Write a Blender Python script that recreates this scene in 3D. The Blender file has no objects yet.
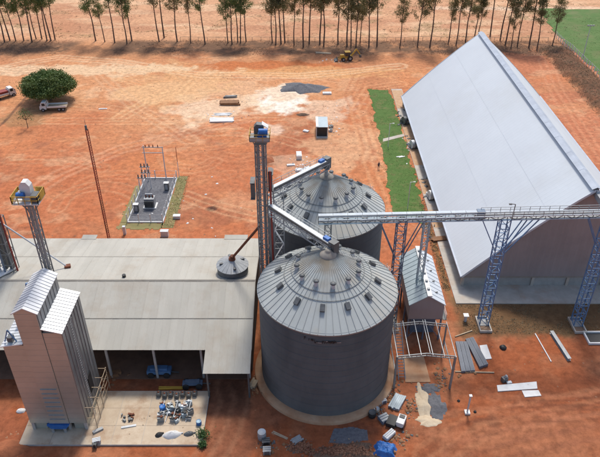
import bpy, math, random
import numpy as np
from mathutils import Vector, Matrix, Euler
R = math.radians
random.seed(7); rng = np.random.default_rng(11)
scene = bpy.context.scene
C = scene.collection

# ------------------------------------------------------------------ camera
cam_d = bpy.data.cameras.new('camera'); cam = bpy.data.objects.new('camera', cam_d); C.objects.link(cam)
CAM_H, PITCH, FPX = 70.0, R(34.3), 646.0
cam.location = (0, 0, CAM_H); cam.rotation_euler = (math.pi / 2 - PITCH, 0, 0)
cam_d.sensor_fit = 'HORIZONTAL'; cam_d.sensor_width = 36; cam_d.lens = FPX / 600 * 36
cam_d.clip_start = 1; cam_d.clip_end = 3000
scene.camera = cam

# ------------------------------------------------------------------ light
SUN_EL, SUN_AZ = R(58), R(7)          # azimuth from +Y towards +X
w = bpy.data.worlds.new('World'); scene.world = w; w.use_nodes = True
wn = w.node_tree.nodes; wl = w.node_tree.links; wn.clear()
sky = wn.new('ShaderNodeTexSky'); sky.sky_type = 'NISHITA'; sky.sun_disc = False
sky.sun_elevation = SUN_EL; sky.sun_rotation = SUN_AZ; sky.air_density = 1.0; sky.dust_density = 2.5; sky.ozone_density = 1.0
bg = wn.new('ShaderNodeBackground'); bg.inputs[1].default_value = 0.15
wo = wn.new('ShaderNodeOutputWorld'); wl.new(sky.outputs[0], bg.inputs[0]); wl.new(bg.outputs[0], wo.inputs[0])
sd = bpy.data.lights.new('sun', 'SUN'); sd.energy = 2.6; sd.angle = R(10); sd.color = (1.0, 0.95, 0.87)
sun = bpy.data.objects.new('sun', sd); C.objects.link(sun); sun.location = (0, 0, 200)
sv = Vector((math.sin(SUN_AZ) * math.cos(SUN_EL), math.cos(SUN_AZ) * math.cos(SUN_EL), math.sin(SUN_EL)))
sun.rotation_euler = sv.to_track_quat('Z', 'Y').to_euler()
vs = scene.view_settings; vs.view_transform = 'Standard'; vs.look = 'None'; vs.exposure = 0.2; vs.gamma = 1.0; vs.use_curve_mapping = False
scene.render.engine = 'CYCLES'

# ------------------------------------------------------------------ materials
def mat(name, c1, c2=None, scale=1.5, rough=0.75, metal=0.0, bump=0.0, bscale=None, rand=0.0, stretch=None, lo=0.35, hi=0.7, c3=None, s3=0.25, trans=0.0):
    m = bpy.data.materials.new(name); m.use_nodes = True
    n = m.node_tree.nodes; l = m.node_tree.links
    b = n['Principled BSDF']; b.inputs['Roughness'].default_value = rough; b.inputs['Metallic'].default_value = metal
    geo = n.new('ShaderNodeNewGeometry'); pos = geo.outputs['Position']
    if stretch:
        mp = n.new('ShaderNodeMapping'); mp.inputs['Scale'].default_value = stretch; l.new(pos, mp.inputs[0]); pos = mp.outputs[0]
    col = None
    if c2 is None: c2 = tuple(v * 0.8 for v in c1)
    tx = n.new('ShaderNodeTexNoise'); tx.inputs['Scale'].default_value = scale; tx.inputs['Detail'].default_value = 6; tx.inputs['Roughness'].default_value = 0.65
    l.new(pos, tx.inputs['Vector'])
    cr = n.new('ShaderNodeValToRGB'); cr.color_ramp.elements[0].position = lo; cr.color_ramp.elements[1].position = hi
    cr.color_ramp.elements[0].color = (*c1, 1); cr.color_ramp.elements[1].color = (*c2, 1)
    l.new(tx.outputs[0], cr.inputs[0]); col = cr.outputs[0]
    if c3:
        t3 = n.new('ShaderNodeTexNoise'); t3.inputs['Scale'].default_value = s3; t3.inputs['Detail'].default_value = 8; t3.inputs['Roughness'].default_value = 0.7
        l.new(geo.outputs['Position'], t3.inputs['Vector'])
        r3 = n.new('ShaderNodeValToRGB'); r3.color_ramp.elements[0].position = 0.5; r3.color_ramp.elements[1].position = 0.72
        l.new(t3.outputs[0], r3.inputs[0])
        mx = n.new('ShaderNodeMix'); mx.data_type = 'RGBA'; l.new(r3.outputs[0], mx.inputs[0]); l.new(col, mx.inputs[6]); mx.inputs[7].default_value = (*c3, 1); col = mx.outputs[2]
    if rand:
        oi = n.new('ShaderNodeObjectInfo'); mr = n.new('ShaderNodeMapRange'); mr.inputs[3].default_value = 1 - rand; mr.inputs[4].default_value = 1 + rand
        l.new(oi.outputs['Random'], mr.inputs[0])
        hs = n.new('ShaderNodeHueSaturation'); l.new(mr.outputs[0], hs.inputs['Value']); l.new(col, hs.inputs['Color']); col = hs.outputs[0]
    l.new(col, b.inputs['Base Color'])
    if bump:
        tb = n.new('ShaderNodeTexNoise'); tb.inputs['Scale'].default_value = bscale or scale * 4; tb.inputs['Detail'].default_value = 5; l.new(pos, tb.inputs['Vector'])
        bp = n.new('ShaderNodeBump'); bp.inputs['Strength'].default_value = 0.6; bp.inputs['Distance'].default_value = bump
        l.new(tb.outputs[0], bp.inputs['Height']); l.new(bp.outputs[0], b.inputs['Normal'])
    if trans:
        td = n.new('ShaderNodeBsdfTranslucent'); l.new(col, td.inputs[0]); ms = n.new('ShaderNodeMixShader'); ms.inputs[0].default_value = trans
        out = n['Material Output']; l.new(b.outputs[0], ms.inputs[1]); l.new(td.outputs[0], ms.inputs[2]); l.new(ms.outputs[0], out.inputs[0])
    return m

M = {}
M['white_roof'] = mat('white_roof', (.60, .645, .68), (.56, .60, .635), .12, .55, 0, c3=(.54, .57, .585), s3=.05, rand=.01)
M['ridge_metal'] = mat('ridge_metal', (.42, .47, .54), (.32, .36, .42), .6, .5, 0)
M['gable_clad'] = mat('gable_clad', (.335, .295, .285), (.29, .255, .245), .35, .6, 0, stretch=(1, 1, .25), c3=(.26, .235, .225), s3=.12)
M['concrete'] = mat('concrete', (.52, .48, .42), (.40, .36, .31), .5, .9, 0, .01, 6, c3=(.42, .28, .19), s3=.16)
M['concrete_pad'] = mat('concrete_pad', (.57, .465, .34), (.45, .345, .24), .5, .9, 0, .01, 6, c3=(.36, .22, .13), s3=.3, rand=.05)
M['concrete_grey'] = mat('concrete_grey', (.42, .41, .39), (.31, .30, .28), .8, .9, 0, .01, 8)
M['stained_concrete'] = mat('stained_concrete', (.52, .33, .20), (.40, .20, .10), .5, .9, 0, .01, 6)
M['silo_roof'] = mat('silo_roof', (.435, .455, .435), (.375, .395, .375), .35, .55, 0, rand=.05, c3=(.46, .42, .34), s3=.16)
M['silo_rib'] = mat('silo_rib', (.34, .36, .355), None, 1, .5, 0)
def add_stain(m, col, r0, r1, k):      # grain dust and rust washed down from the roof top
    n = m.node_tree.nodes; l = m.node_tree.links; b = n['Principled BSDF']; src = b.inputs['Base Color'].links[0].from_socket
    tc = n.new('ShaderNodeTexCoord'); mp = n.new('ShaderNodeMapping'); mp.inputs['Scale'].default_value = (1, 1, 0); l.new(tc.outputs['Object'], mp.inputs[0])
    ln = n.new('ShaderNodeVectorMath'); ln.operation = 'LENGTH'; l.new(mp.outputs[0], ln.inputs[0])
    mr = n.new('ShaderNodeMapRange'); mr.inputs[1].default_value = r0; mr.inputs[2].default_value = r1; mr.inputs[3].default_value = k; mr.inputs[4].default_value = 0; l.new(ln.outputs['Value'], mr.inputs[0])
    g = n.new('ShaderNodeNewGeometry'); t = n.new('ShaderNodeTexNoise'); t.inputs['Scale'].default_value = .45; t.inputs['Detail'].default_value = 6; l.new(g.outputs['Position'], t.inputs['Vector'])
    m2 = n.new('ShaderNodeMapRange'); m2.inputs[1].default_value = .42; m2.inputs[2].default_value = .62; l.new(t.outputs[0], m2.inputs[0])
    mu = n.new('ShaderNodeMath'); mu.operation = 'MULTIPLY'; l.new(mr.outputs[0], mu.inputs[0]); l.new(m2.outputs[0], mu.inputs[1])
    mx = n.new('ShaderNodeMix'); mx.data_type = 'RGBA'; l.new(mu.outputs[0], mx.inputs[0]); l.new(src, mx.inputs[6]); mx.inputs[7].default_value = (*col, 1); l.new(mx.outputs[2], b.inputs['Base Color'])
add_stain(M['silo_roof'], (.24, .17, .09), 1.0, 5.5, .9)
M['silo_wall'] = mat('silo_wall', (.145, .138, .130), (.105, .10, .094), .3, .6, .08, rand=.05, stretch=(1, 1, .3))
M['galv'] = mat('galv', (.38, .395, .40), (.27, .285, .29), 1.2, .5, .15)
M['galv_dark'] = mat('galv_dark', (.14, .147, .147), (.09, .093, .093), 1.5, .55, .15)
M['galv_light'] = mat('galv_light', (.62, .64, .65), (.48, .50, .51), 1.0, .5, .05)
M['cover_blue'] = mat('cover_blue', (.52, .58, .62), (.38, .43, .47), .8, .5, 0)
M['steel_grey'] = mat('steel_grey', (.25, .265, .265), (.18, .19, .19), 1.5, .5, .1)
M['barn_sheet'] = mat('barn_sheet', (.445, .425, .37), (.39, .372, .32), .4, .8, 0, rand=.045, stretch=(1.0, .22, 1), c3=(.36, .31, .245), s3=.13)
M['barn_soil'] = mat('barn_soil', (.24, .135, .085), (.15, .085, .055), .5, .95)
M['barn_lap'] = mat('barn_lap', (.34, .31, .26), (.27, .24, .195), .8, .8)
M['barn_cap'] = mat('barn_cap', (.34, .31, .27), (.25, .22, .18), .8, .8)
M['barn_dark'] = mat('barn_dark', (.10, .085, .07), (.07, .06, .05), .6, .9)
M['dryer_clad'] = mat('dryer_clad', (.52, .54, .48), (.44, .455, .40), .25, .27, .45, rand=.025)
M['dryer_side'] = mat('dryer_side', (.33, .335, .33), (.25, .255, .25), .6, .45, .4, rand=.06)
M['dryer_roof'] = mat('dryer_roof', (.72, .73, .73), (.60, .61, .61), .8, .4, .15, rand=.04)
M['blue_paint'] = mat('blue_paint', (.12, .24, .42), (.09, .18, .33), 1.2, .5, .1)
M['blue_steel'] = mat('blue_steel', (.15, .20, .27), (.11, .15, .21), 1.0, .5, .2)
M['bright_blue'] = mat('bright_blue', (.03, .17, .50), (.02, .10, .32), 1.5, .5)
M['pale_blue'] = mat('pale_blue', (.36, .50, .60), (.26, .38, .47), .8, .5, .1)
M['yellow'] = mat('yellow', (.58, .36, .05), (.44, .26, .04), 1.5, .55)
M['red_paint'] = mat('red_paint', (.30, .035, .025), (.20, .03, .02), 1.5, .55)
M['rust'] = mat('rust', (.20, .065, .03), (.13, .05, .03), 1.5, .85)
M['white_paint'] = mat('white_paint', (.74, .74, .72), (.62, .61, .59), 1.0, .55)
M['black'] = mat('black', (.02, .02, .022), (.03, .03, .03), 2, .6)
M['rubber'] = mat('rubber', (.025, .024, .023), (.04, .035, .03), 3, .85)
M['glass'] = mat('glass', (.02, .025, .03), (.03, .035, .04), 1, .08)
M['wood'] = mat('wood', (.30, .15, .07), (.20, .10, .05), 1.5, .85)
M['plank'] = mat('plank', (.48, .37, .25), (.36, .27, .18), 1.5, .85)
M['blue_grey_sheet'] = mat('blue_grey_sheet', (.155, .175, .21), (.12, .135, .165), .6, .6, 0, rand=.08)
M['hut_left'] = mat('hut_left', (.42, .50, .53), (.34, .41, .44), .6, .5, 0, rand=.05)
M['gravel_grey'] = mat('gravel_grey', (.17, .17, .18), (.09, .09, .10), 2.5, .95, 0, .06, 7)
M['sand'] = mat('sand', (.66, .54, .38), (.52, .40, .27), 1.2, .95, 0, .05, 6)
M['rubble'] = mat('rubble', (.22, .14, .09), (.10, .065, .045), 1.5, .95, 0, .1, 6)
M['soil_heap'] = mat('soil_heap', (.36, .12, .05), (.24, .08, .035), 1, .95, 0, .1, 4)
M['pale_soil'] = mat('pale_soil', (.55, .36, .22), (.44, .26, .14), 1, .95, 0, .06, 5)
M['bark'] = mat('bark', (.17, .115, .085), (.09, .06, .045), 1.5, .95)
M['leaf_euc'] = mat('leaf_euc', (.17, .175, .065), (.24, .19, .085), .45, .7, trans=.25)
M['leaf_euc_green'] = mat('leaf_euc_green', (.13, .20, .06), (.18, .21, .07), .45, .7, trans=.25)
M['leaf_dense'] = mat('leaf_dense', (.075, .135, .028), (.17, .22, .06), .35, .6, trans=.15)
M['leaf_small'] = mat('leaf_small', (.05, .12, .03), (.08, .15, .04), .8, .7, trans=.2)
M['grass'] = mat('grass', (.06, .125, .02), (.09, .16, .032), .8, .95, c3=(.17, .15, .055), s3=.35)
M['field'] = mat('field', (.07, .145, .028), (.11, .175, .045), .3, .95, c3=(.15, .16, .06), s3=.12)
M['litter'] = mat('litter', (.36, .225, .145), (.25, .16, .10), .8, .95)
M['scrub'] = mat('scrub', (.30, .22, .125), (.21, .165, .10), .8, .95)
M['verge'] = mat('verge', (.20, .19, .07), (.30, .22, .10), .5, .95, 0, .05, 4)
M['cloth'] = mat('cloth', (.05, .05, .08), (.03, .03, .045), 5, .9)
M['skin'] = mat('skin', (.28, .15, .09), None, 5, .6)
M['clod'] = mat('clod', (.40, .20, .11), (.20, .08, .045), .15, .95)

# ------------------------------------------------------------------ mesh helpers
OFF = {}
class MB:
    def __init__(s): s.v = []; s.f = []; s.sm = []
    def add(s, vs, fs, smooth=False):
        o = len(s.v); s.v += [tuple(p) for p in vs]; s.f += [tuple(i + o for i in f) for f in fs]; s.sm += [smooth] * len(fs); return s
    def hexa(s, p): return s.add(p, [(0, 3, 2, 1), (4, 5, 6, 7), (0, 1, 5, 4), (1, 2, 6, 5), (2, 3, 7, 6), (3, 0, 4, 7)])
    def box(s, x0, x1, y0, y1, z0, z1):
        return s.hexa([(x0, y0, z0), (x1, y0, z0), (x1, y1, z0), (x0, y1, z0), (x0, y0, z1), (x1, y0, z1), (x1, y1, z1), (x0, y1, z1)])
    def cbox(s, cx, cy, z0, sx, sy, sz, rz=0, tilt=0):
        ps = []
        for z in (0, sz):
            for a, b in ((-1, -1), (1, -1), (1, 1), (-1, 1)):
                v = Vector((a * sx / 2, b * sy / 2, z)); v.rotate(Euler((tilt, 0, rz))); ps.append((cx + v.x, cy + v.y, z0 + v.z))
        return s.hexa(ps)
    def bar(s, p, q, wd, ht=None, up=(0, 0, 1)):
        p = Vector(p); q = Vector(q); d = (q - p).normalized(); ht = ht or wd
        u = Vector(up)
        if abs(d.dot(u)) > .98: u = Vector((0, 1, 0))
        a = d.cross(u).normalized(); b = a.cross(d).normalized()
        o = [-a * wd / 2 - b * ht / 2, a * wd / 2 - b * ht / 2, a * wd / 2 + b * ht / 2, -a * wd / 2 + b * ht / 2]
        return s.hexa([p + x for x in o] + [q + x for x in o])
    def tube(s, p, q, r, n=10, r2=None, cap=True):
        p = Vector(p); q = Vector(q); d = (q - p).normalized(); r2 = r if r2 is None else r2
        u = Vector((0, 0, 1)) if abs(d.z) < .95 else Vector((1, 0, 0))
        a = d.cross(u).normalized(); b = a.cross(d).normalized()
        vs = []
        for c, rr in ((p, r), (q, r2)):
            for i in range(n):
                t = 2 * math.pi * i / n; vs.append(c + a * math.cos(t) * rr + b * math.sin(t) * rr)
        s.add(vs, [(i, (i + 1) % n, n + (i + 1) % n, n + i) for i in range(n)], True)
        if cap: s.add(vs, [tuple(reversed(range(n))), tuple(range(n, 2 * n))])
        return s
    def path(s, pts, rs, n=8):
        pts = [Vector(p) for p in pts]
        if not hasattr(rs, '__len__'): rs = [rs] * len(pts)
        vs = []
        for k, p in enumerate(pts):
            d = (pts[min(k + 1, len(pts) - 1)] - pts[max(k - 1, 0)]).normalized()
            u = Vector((0, 0, 1)) if abs(d.z) < .9 else Vector((1, 0, 0))
            a = d.cross(u).normalized(); b = a.cross(d).normalized()
            for i in range(n):
                t = 2 * math.pi * i / n; vs.append(p + (a * math.cos(t) + b * math.sin(t)) * rs[k])
        fs = []
        for k in range(len(pts) - 1):
            for i in range(n): fs.append((k * n + i, k * n + (i + 1) % n, (k + 1) * n + (i + 1) % n, (k + 1) * n + i))
        return s.add(vs, fs, True)
    def lathe(s, prof, n=32, c=(0, 0, 0), smooth=True, a0=0, a1=2 * math.pi):
        full = abs(a1 - a0 - 2 * math.pi) < 1e-6; m = n if full else n + 1; vs = []
        for r, z in prof:
            for i in range(m):
                t = a0 + (a1 - a0) * i / n; vs.append((c[0] + r * math.cos(t), c[1] + r * math.sin(t), c[2] + z))
        fs = []
        for k in range(len(prof) - 1):
            for i in range(n):
                j = (i + 1) % m; fs.append((k * m + i, k * m + j, (k + 1) * m + j, (k + 1) * m + i))
        return s.add(vs, fs, smooth)
    def disc(s, c, r, n=24): return s.add([(c[0] + r * math.cos(2 * math.pi * i / n), c[1] + r * math.sin(2 * math.pi * i / n), c[2]) for i in range(n)], [tuple(range(n))])
    def prism(s, poly, y0, y1):      # poly in (x, z), extruded along y
        n = len(poly); vs = [(x, y0, z) for x, z in poly] + [(x, y1, z) for x, z in poly]
        return s.add(vs, [tuple(range(n)), tuple(reversed(range(n, 2 * n)))] + [(i, n + i, n + (i + 1) % n, (i + 1) % n) for i in range(n)])
    def prismz(s, poly, z0, z1):
        n = len(poly); vs = [(x, y, z0) for x, y in poly] + [(x, y, z1) for x, y in poly]
        return s.add(vs, [tuple(reversed(range(n))), tuple(range(n, 2 * n))] + [(i, (i + 1) % n, n + (i + 1) % n, n + i) for i in range(n)])
    def mesh(s, name, m, off=(0, 0, 0)):
        me = bpy.data.meshes.new(name)
        if any(off): s.v = [(x - off[0], y - off[1], z - off[2]) for x, y, z in s.v]
        me.from_pydata(s.v, [], s.f); me.polygons.foreach_set('use_smooth', s.sm); me.materials.append(M[m] if isinstance(m, str) else m)
        me.update(); return me
    def build(s, name, m, parent=None, kind=None, local=False, label=None):
        off = (0, 0, 0) if (local or parent is None) else OFF.get(parent.name, (0, 0, 0))
        return link(name, s.mesh(name, m, off), parent, kind, label)
def link(name, me, parent=None, kind=None, label=None):
    o = bpy.data.objects.new(name, me); C.objects.link(o)
    if parent: o.parent = parent; OFF[o.name] = OFF.get(parent.name, (0, 0, 0))
    if kind: o['kind'] = kind
    if label: o['label'] = label
    return o
def tag(o, label, cat, group=None):
    o['label'] = label; o['category'] = cat
    if group: o['group'] = group
    return o
def thing(name, label, cat, loc=(0, 0, 0), rz=0, group=None):
    o = bpy.data.objects.new(name, None); C.objects.link(o); o.location = loc; o.rotation_euler = (0, 0, rz)
    OFF[o.name] = tuple(loc); return tag(o, label, cat, group)
def at(px, py, h=0.0):      # a spot seen in the photograph, on the plane at height h
    cx = (px - 300) / FPX; cy = (228.5 - py) / FPX
    d = Vector((cx, math.cos(PITCH) + cy * math.sin(PITCH), -math.sin(PITCH) + cy * math.cos(PITCH)))
    t = (h - CAM_H) / d.z; return (d.x * t, d.y * t)
def raw_mesh(name, V, F, m):
    me = bpy.data.meshes.new(name); V = np.asarray(V, dtype=np.float32); F = np.asarray(F, dtype=np.int32)
    k = F.shape[1]; me.vertices.add(len(V)); me.vertices.foreach_set('co', V.ravel())
    me.loops.add(F.size); me.loops.foreach_set('vertex_index', F.ravel())
    me.polygons.add(len(F)); me.polygons.foreach_set('loop_start', np.arange(0, F.size, k, dtype=np.int32)); me.polygons.foreach_set('loop_total', np.full(len(F), k, dtype=np.int32))
    me.update(calc_edges=True); me.materials.append(M[m] if isinstance(m, str) else m); return me
def leaf_quads(P, size, flat=0.0, aspect=0.5):
    n = len(P); a = rng.normal(size=(n, 3)); a[:, 2] *= (1 - flat); a /= np.linalg.norm(a, axis=1)[:, None]
    b = rng.normal(size=(n, 3)); b -= (b * a).sum(1)[:, None] * a; b /= np.linalg.norm(b, axis=1)[:, None]
    s = size * rng.uniform(.6, 1.3, n)[:, None]
    a = a * s / 2; b = b * s * aspect / 2
    V = np.stack([P - a, P + b, P + a, P - b], 1).reshape(-1, 3); F = np.arange(4 * n).reshape(-1, 4)
    return V, F

# noise for the ground
def vnoise(x, y, seed):
    xi = np.floor(x); yi = np.floor(y); fx = x - xi; fy = y - yi; fx = fx * fx * (3 - 2 * fx); fy = fy * fy * (3 - 2 * fy)
    def h(a, b):
        t = np.sin(a * 127.1 + b * 311.7 + seed * 74.7) * 43758.5453; return t - np.floor(t)
    return (h(xi, yi) * (1 - fx) + h(xi + 1, yi) * fx) * (1 - fy) + (h(xi, yi + 1) * (1 - fx) + h(xi + 1, yi + 1) * fx) * fy
def fbm(x, y, scale, seed, octv=5, gain=.55):
    t = 0; a = 1; s = 0; x = x / scale; y = y / scale
    for k in range(octv): t = t + a * vnoise(x, y, seed + k * 3.1); s += a; a *= gain; x = x * 2.03 + 11.3; y = y * 2.03 + 5.7
    return t / s
def sstep(a, b, x):
    t = np.clip((x - a) / (b - a), 0, 1); return t * t * (3 - 2 * t)
def gz(x, y):
    x = np.asarray(x, float); y = np.asarray(y, float)
    m = sstep(104, 118, y) * (1 - sstep(15, 19, x) * (1 - sstep(66, 72, x)) * (1 - sstep(172, 180, y)))
    m = m * (1 - sstep(-36, -34, x) * (1 - sstep(-24, -22, x)) * (1 - sstep(124, 128, y)))
    z = (fbm(x, y, 14, 3, 4) - .5) * .7 + (fbm(x, y, 3.0, 9, 3) - .5) * .18
    berm = sstep(77, 80, x) * (1 - sstep(84.5, 88, x)) * sstep(120, 128, y) * (1 - sstep(202, 212, y))
    return z * m + berm * (.7 + 1.0 * fbm(x, y, 5, 21, 4))
def gzs(x, y): return float(gz(x, y))

# ------------------------------------------------------------------ ground
def ground():
    def axis(lo, f0, f1, hi, st):
        fine = np.arange(f0, f1 + .01, st); g = [f0]; d = st
        while g[-1] > lo: d *= 1.35; g.append(g[-1] - d)
        e = [f1]; d = st
        while e[-1] < hi: d *= 1.35; e.append(e[-1] + d)
        return np.concatenate([np.array(g[1:][::-1]), fine, np.array(e[1:])])
    xs = axis(-900, -118, 104, 900, .4); ys = np.concatenate([axis(-500, 46, 210, 210, .4)[:-1], np.arange(210, 290, .9), axis(130, 289, 290, 1500, .9)[-22:]])
    ys = np.unique(np.round(ys, 3)); ys = ys[(ys < 1500)]
    X, Y = np.meshgrid(xs, ys); nx = len(xs); ny = len(ys)
    Z = gz(X, Y)
    def L(c): return np.array(c)[None, None, :]
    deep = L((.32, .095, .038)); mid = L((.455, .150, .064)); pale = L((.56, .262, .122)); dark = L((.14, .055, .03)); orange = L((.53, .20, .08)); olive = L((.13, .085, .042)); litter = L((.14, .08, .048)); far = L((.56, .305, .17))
    n1 = fbm(X, Y, 34, 1); n2 = fbm(X, Y, 9, 2); n3 = fbm(X, Y, 2.6, 4, 4); n4 = fbm(X + .6 * Y, (Y - .3 * X) * 3.2, 22, 6)
    def mix(a, b, t): return a + (b - a) * t[..., None]
    col = mix(deep, mid, sstep(66, 112, Y + (n1 - .5) * 60))  # redder soil near the camera, with the foreground vignette darkening painted in
    col = mix(col, pale, sstep(120, 195, Y + (n1 - .5) * 130 + (n2 - .5) * 40) * .95)
    # right of the long shed, redder cut earth
    col = mix(col, L((.47, .17, .085)), sstep(55, 66, X) * (1 - sstep(200, 212, Y)) * .9)
    col = mix(col, pale * .95, sstep(.55, .75, n4) * sstep(90, 120, Y) * .5)
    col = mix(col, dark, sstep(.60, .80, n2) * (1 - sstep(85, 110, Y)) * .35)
    col = mix(col, orange, sstep(.52, .72, fbm(X, Y, 18, 14)) * sstep(100, 118, Y) * (1 - sstep(188, 200, Y)) * .55)
    n5 = fbm(X, Y, 12, 23, 6, .62); n6 = fbm(X * .8 + Y * .5, Y * 1.3 - X * .4, 7, 27, 6, .62)
    yard = sstep(92, 104, Y) * (1 - sstep(200, 208, Y))
    col = mix(col, L((.33, .115, .058)), sstep(.55, .68, n5) * yard * (.75 - .45 * sstep(130, 175, Y)))
    col = mix(col, L((.62, .37, .21)), sstep(.57, .68, n6) * yard * .4)
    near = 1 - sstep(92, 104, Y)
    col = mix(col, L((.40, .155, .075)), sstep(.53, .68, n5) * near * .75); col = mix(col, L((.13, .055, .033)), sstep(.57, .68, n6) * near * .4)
    col = mix(col, far, sstep(206, 222, Y + (n2 - .5) * 8))
    fl = sstep(213, 222, Y)
    col = mix(col, L((.42, .20, .11)), sstep(.46, .64, fbm(X, Y * 2.2, 36, 17, 6, .6)) * fl * .75); col = mix(col, L((.66, .44, .27)), sstep(.54, .68, fbm(X, Y * 2.6, 20, 19, 6, .6)) * fl * .6)
    col = mix(col, L((.28, .19, .09)), sstep(.58, .68, fbm(X, Y * 1.6, 9, 29, 6, .65)) * fl * .55)
    col = mix(col, L((.40, .19, .10)), sstep(.50, .66, n3) * .22 * (1 - sstep(150, 200, Y)))
    def patch(px, py, rx, ry, c, k=1.0, rag=.9, sd=31):
        nonlocal col
        cx, cy = at(px, py); d = np.sqrt(((X - cx) / rx) ** 2 + ((Y - cy) / ry) ** 2) + (fbm(X, Y, 4.5, sd, 5) - .5) * rag * 2
        col = mix(col, L(c), (1 - sstep(.75, 1.15, d)) * k)
    patch(280, 99, 8, 9, (.80, .72, .60), .95); patch(330, 108, 7, 7, (.68, .50, .35), .6); patch(215, 108, 13, 10, (.72, .53, .36), .75)
    patch(270, 130, 5, 4, (.70, .55, .42), .6); patch(345, 150, 10, 12, (.62, .36, .20), .6); patch(270, 66, 26, 4.5, (.48, .15, .05), .9, .6); patch(205, 92, 30, 8, (.66, .42, .25), .55)
    patch(320, 72, 24, 5, (.62, .33, .14), .7, .6); patch(420, 60, 22, 6, (.48, .20, .09), .7); patch(175, 85, 14, 16, (.62, .36, .17), .55); patch(60, 70, 40, 5, (.68, .48, .30), .8)
    patch(420, 400, 4, 5, (.40, .14, .065), .7); patch(240, 410, 6, 9, (.22, .09, .05), .7); patch(228, 392, 4, 5, (.16, .07, .04), .6); patch(490, 430, 3.2, 2.6, (.09, .045, .03), .75); patch(560, 400, 10, 7, (.27, .085, .038), .5)
    patch(505, 438, 9, 3, (.42, .17, .085), .7); patch(540, 440, 12, 5, (.33, .125, .06), .7); patch(12, 440, 5, 5, (.30, .10, .05), .6); patch(268, 160, 3, 3, (.22, .10, .055), .7); patch(212, 209, 1.1, 1.0, (.07, .035, .025), .9, .3); patch(246, 207, 5, 5, (.56, .28, .15), .5)
    patch(295, 165, 5, 5, (.55, .33, .21), .6); patch(400, 330, 4, 4, (.45, .20, .11), .6); patch(345, 52, 60, 1.6, (.42, .19, .10), .4); patch(24, 118, 7, 5, (.22, .15, .07), .5); patch(590, 150, 12, 18, (.44, .155, .08), .6)
    # brown strip in front of the long shed, litter and painted tree shade
    col = mix(col, olive, sstep(24, 26, X + (n3 - .5) * 2) * sstep(72.6, 74.2, Y + (n3 - .5) * 3) * (1 - sstep(82, 83, Y)) * (.75 + .25 * n2))
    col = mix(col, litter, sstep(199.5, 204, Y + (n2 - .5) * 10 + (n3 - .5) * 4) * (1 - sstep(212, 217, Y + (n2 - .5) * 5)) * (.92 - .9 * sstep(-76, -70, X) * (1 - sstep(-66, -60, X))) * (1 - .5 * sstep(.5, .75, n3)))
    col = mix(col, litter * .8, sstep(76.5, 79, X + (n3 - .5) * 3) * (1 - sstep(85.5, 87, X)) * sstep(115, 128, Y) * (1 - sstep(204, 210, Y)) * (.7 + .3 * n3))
    col = mix(col, L((.20, .12, .05)), sstep(24, 24.8, X + (n3 - .5)) * (1 - sstep(25.3, 25.6, X)) * sstep(80, 84, Y) * (1 - sstep(106, 112, Y)) * .8)
    # wheel tracks
    def track(pts, wd, c, k, off=0.0):
        P = [Vector(at(*p)) for p in pts]; g = wd + off + 1
        i0, i1 = np.searchsorted(xs, (min(p.x for p in P) - g, max(p.x for p in P) + g)); j0, j1 = np.searchsorted(ys, (min(p.y for p in P) - g, max(p.y for p in P) + g))
        sl = (slice(j0, j1), slice(i0, i1)); x = X[sl]; y = Y[sl]; D = np.full(x.shape, 1e9)
        for a, b in zip(P[:-1], P[1:]):
            ab = b - a; t = np.clip(((x - a.x) * ab.x + (y - a.y) * ab.y) / ab.length_squared, 0, 1)
            D = np.minimum(D, np.hypot(x - a.x - t * ab.x, y - a.y - t * ab.y))
        D = np.abs(D - off) + (n3[sl] - .5) * wd * .9
        col[sl] = mix(col[sl], L(c), (1 - sstep(wd * .4, wd, D)) * k * (.55 + .45 * n2[sl]))
    for off in (0, 1.9):
        track([(0, 68), (60, 57), (120, 62), (200, 75), (300, 76), (400, 66)], .8, (.72, .50, .31), .55, off)
        track([(352, 190), (366, 170), (372, 150), (362, 120), (352, 95), (360, 76), (400, 70)], .55, (.42, .155, .07), .6, off)
        track([(392, 215), (372, 160), (358, 110), (372, 88), (400, 84)], .5, (.66, .34, .17), .55, off)
        track([(120, 118), (150, 100), (178, 92), (190, 80), (170, 68), (120, 72)], .6, (.68, .42, .22), .5, off)
        track([(90, 66), (110, 85), (140, 110), (190, 140)], .6, (.66, .42, .25), .4, off)
        track([(180, 150), (220, 165), (240, 190), (235, 215)], .6, (.44, .18, .09), .45, off)
        track([(20, 200), (60, 175), (120, 150), (200, 130), (250, 118)], .7, (.62, .34, .2), .4, off)
        track([(430, 457), (480, 425), (540, 412), (600, 400)], .5, (.46, .2, .1), .45, off)
        track([(460, 457), (520, 440), (600, 425)], .45, (.24, .09, .05), .5, off)
        track([(545, 60), (556, 90), (580, 130), (600, 160)], .6, (.60, .28, .15), .5, off)
        track([(210, 457), (225, 430), (235, 400), (230, 385)], .5, (.42, .2, .11), .4, off)
    track([(0, 12), (200, 13), (400, 9), (600, 7)], 2.2, (.40, .20, .11), .5); track([(150, 3), (300, 9), (380, 10)], 1.6, (.66, .45, .28), .5); track([(440, 8), (600, 9)], 3.5, (.72, .52, .36), .8); track([(60, 38), (64, 12)], 8, (.46, .2, .1), .35); track([(395, 40), (408, 8)], 5, (.50, .24, .13), .5)
    tr = random.Random(12)
    for k in range(24):
        cx, cy = tr.uniform(30, 360), tr.uniform(62, 225); a = tr.uniform(-.5, .5); L_ = tr.uniform(50, 140); cv = tr.uniform(-1.4, 1.4); pts = []
        for i in range(9):
            f = i / 8 - .5; t = a + cv * f; pts.append((cx + L_ * f * math.cos(t), cy + L_ * f * math.sin(t) * .5))
        c = tr.choice(((.66, .40, .22), (.36, .125, .058), (.60, .32, .17), (.42, .15, .07)))
        for off in (0, 1.8): track(pts, .38, c, tr.uniform(.2, .55), off)
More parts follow.
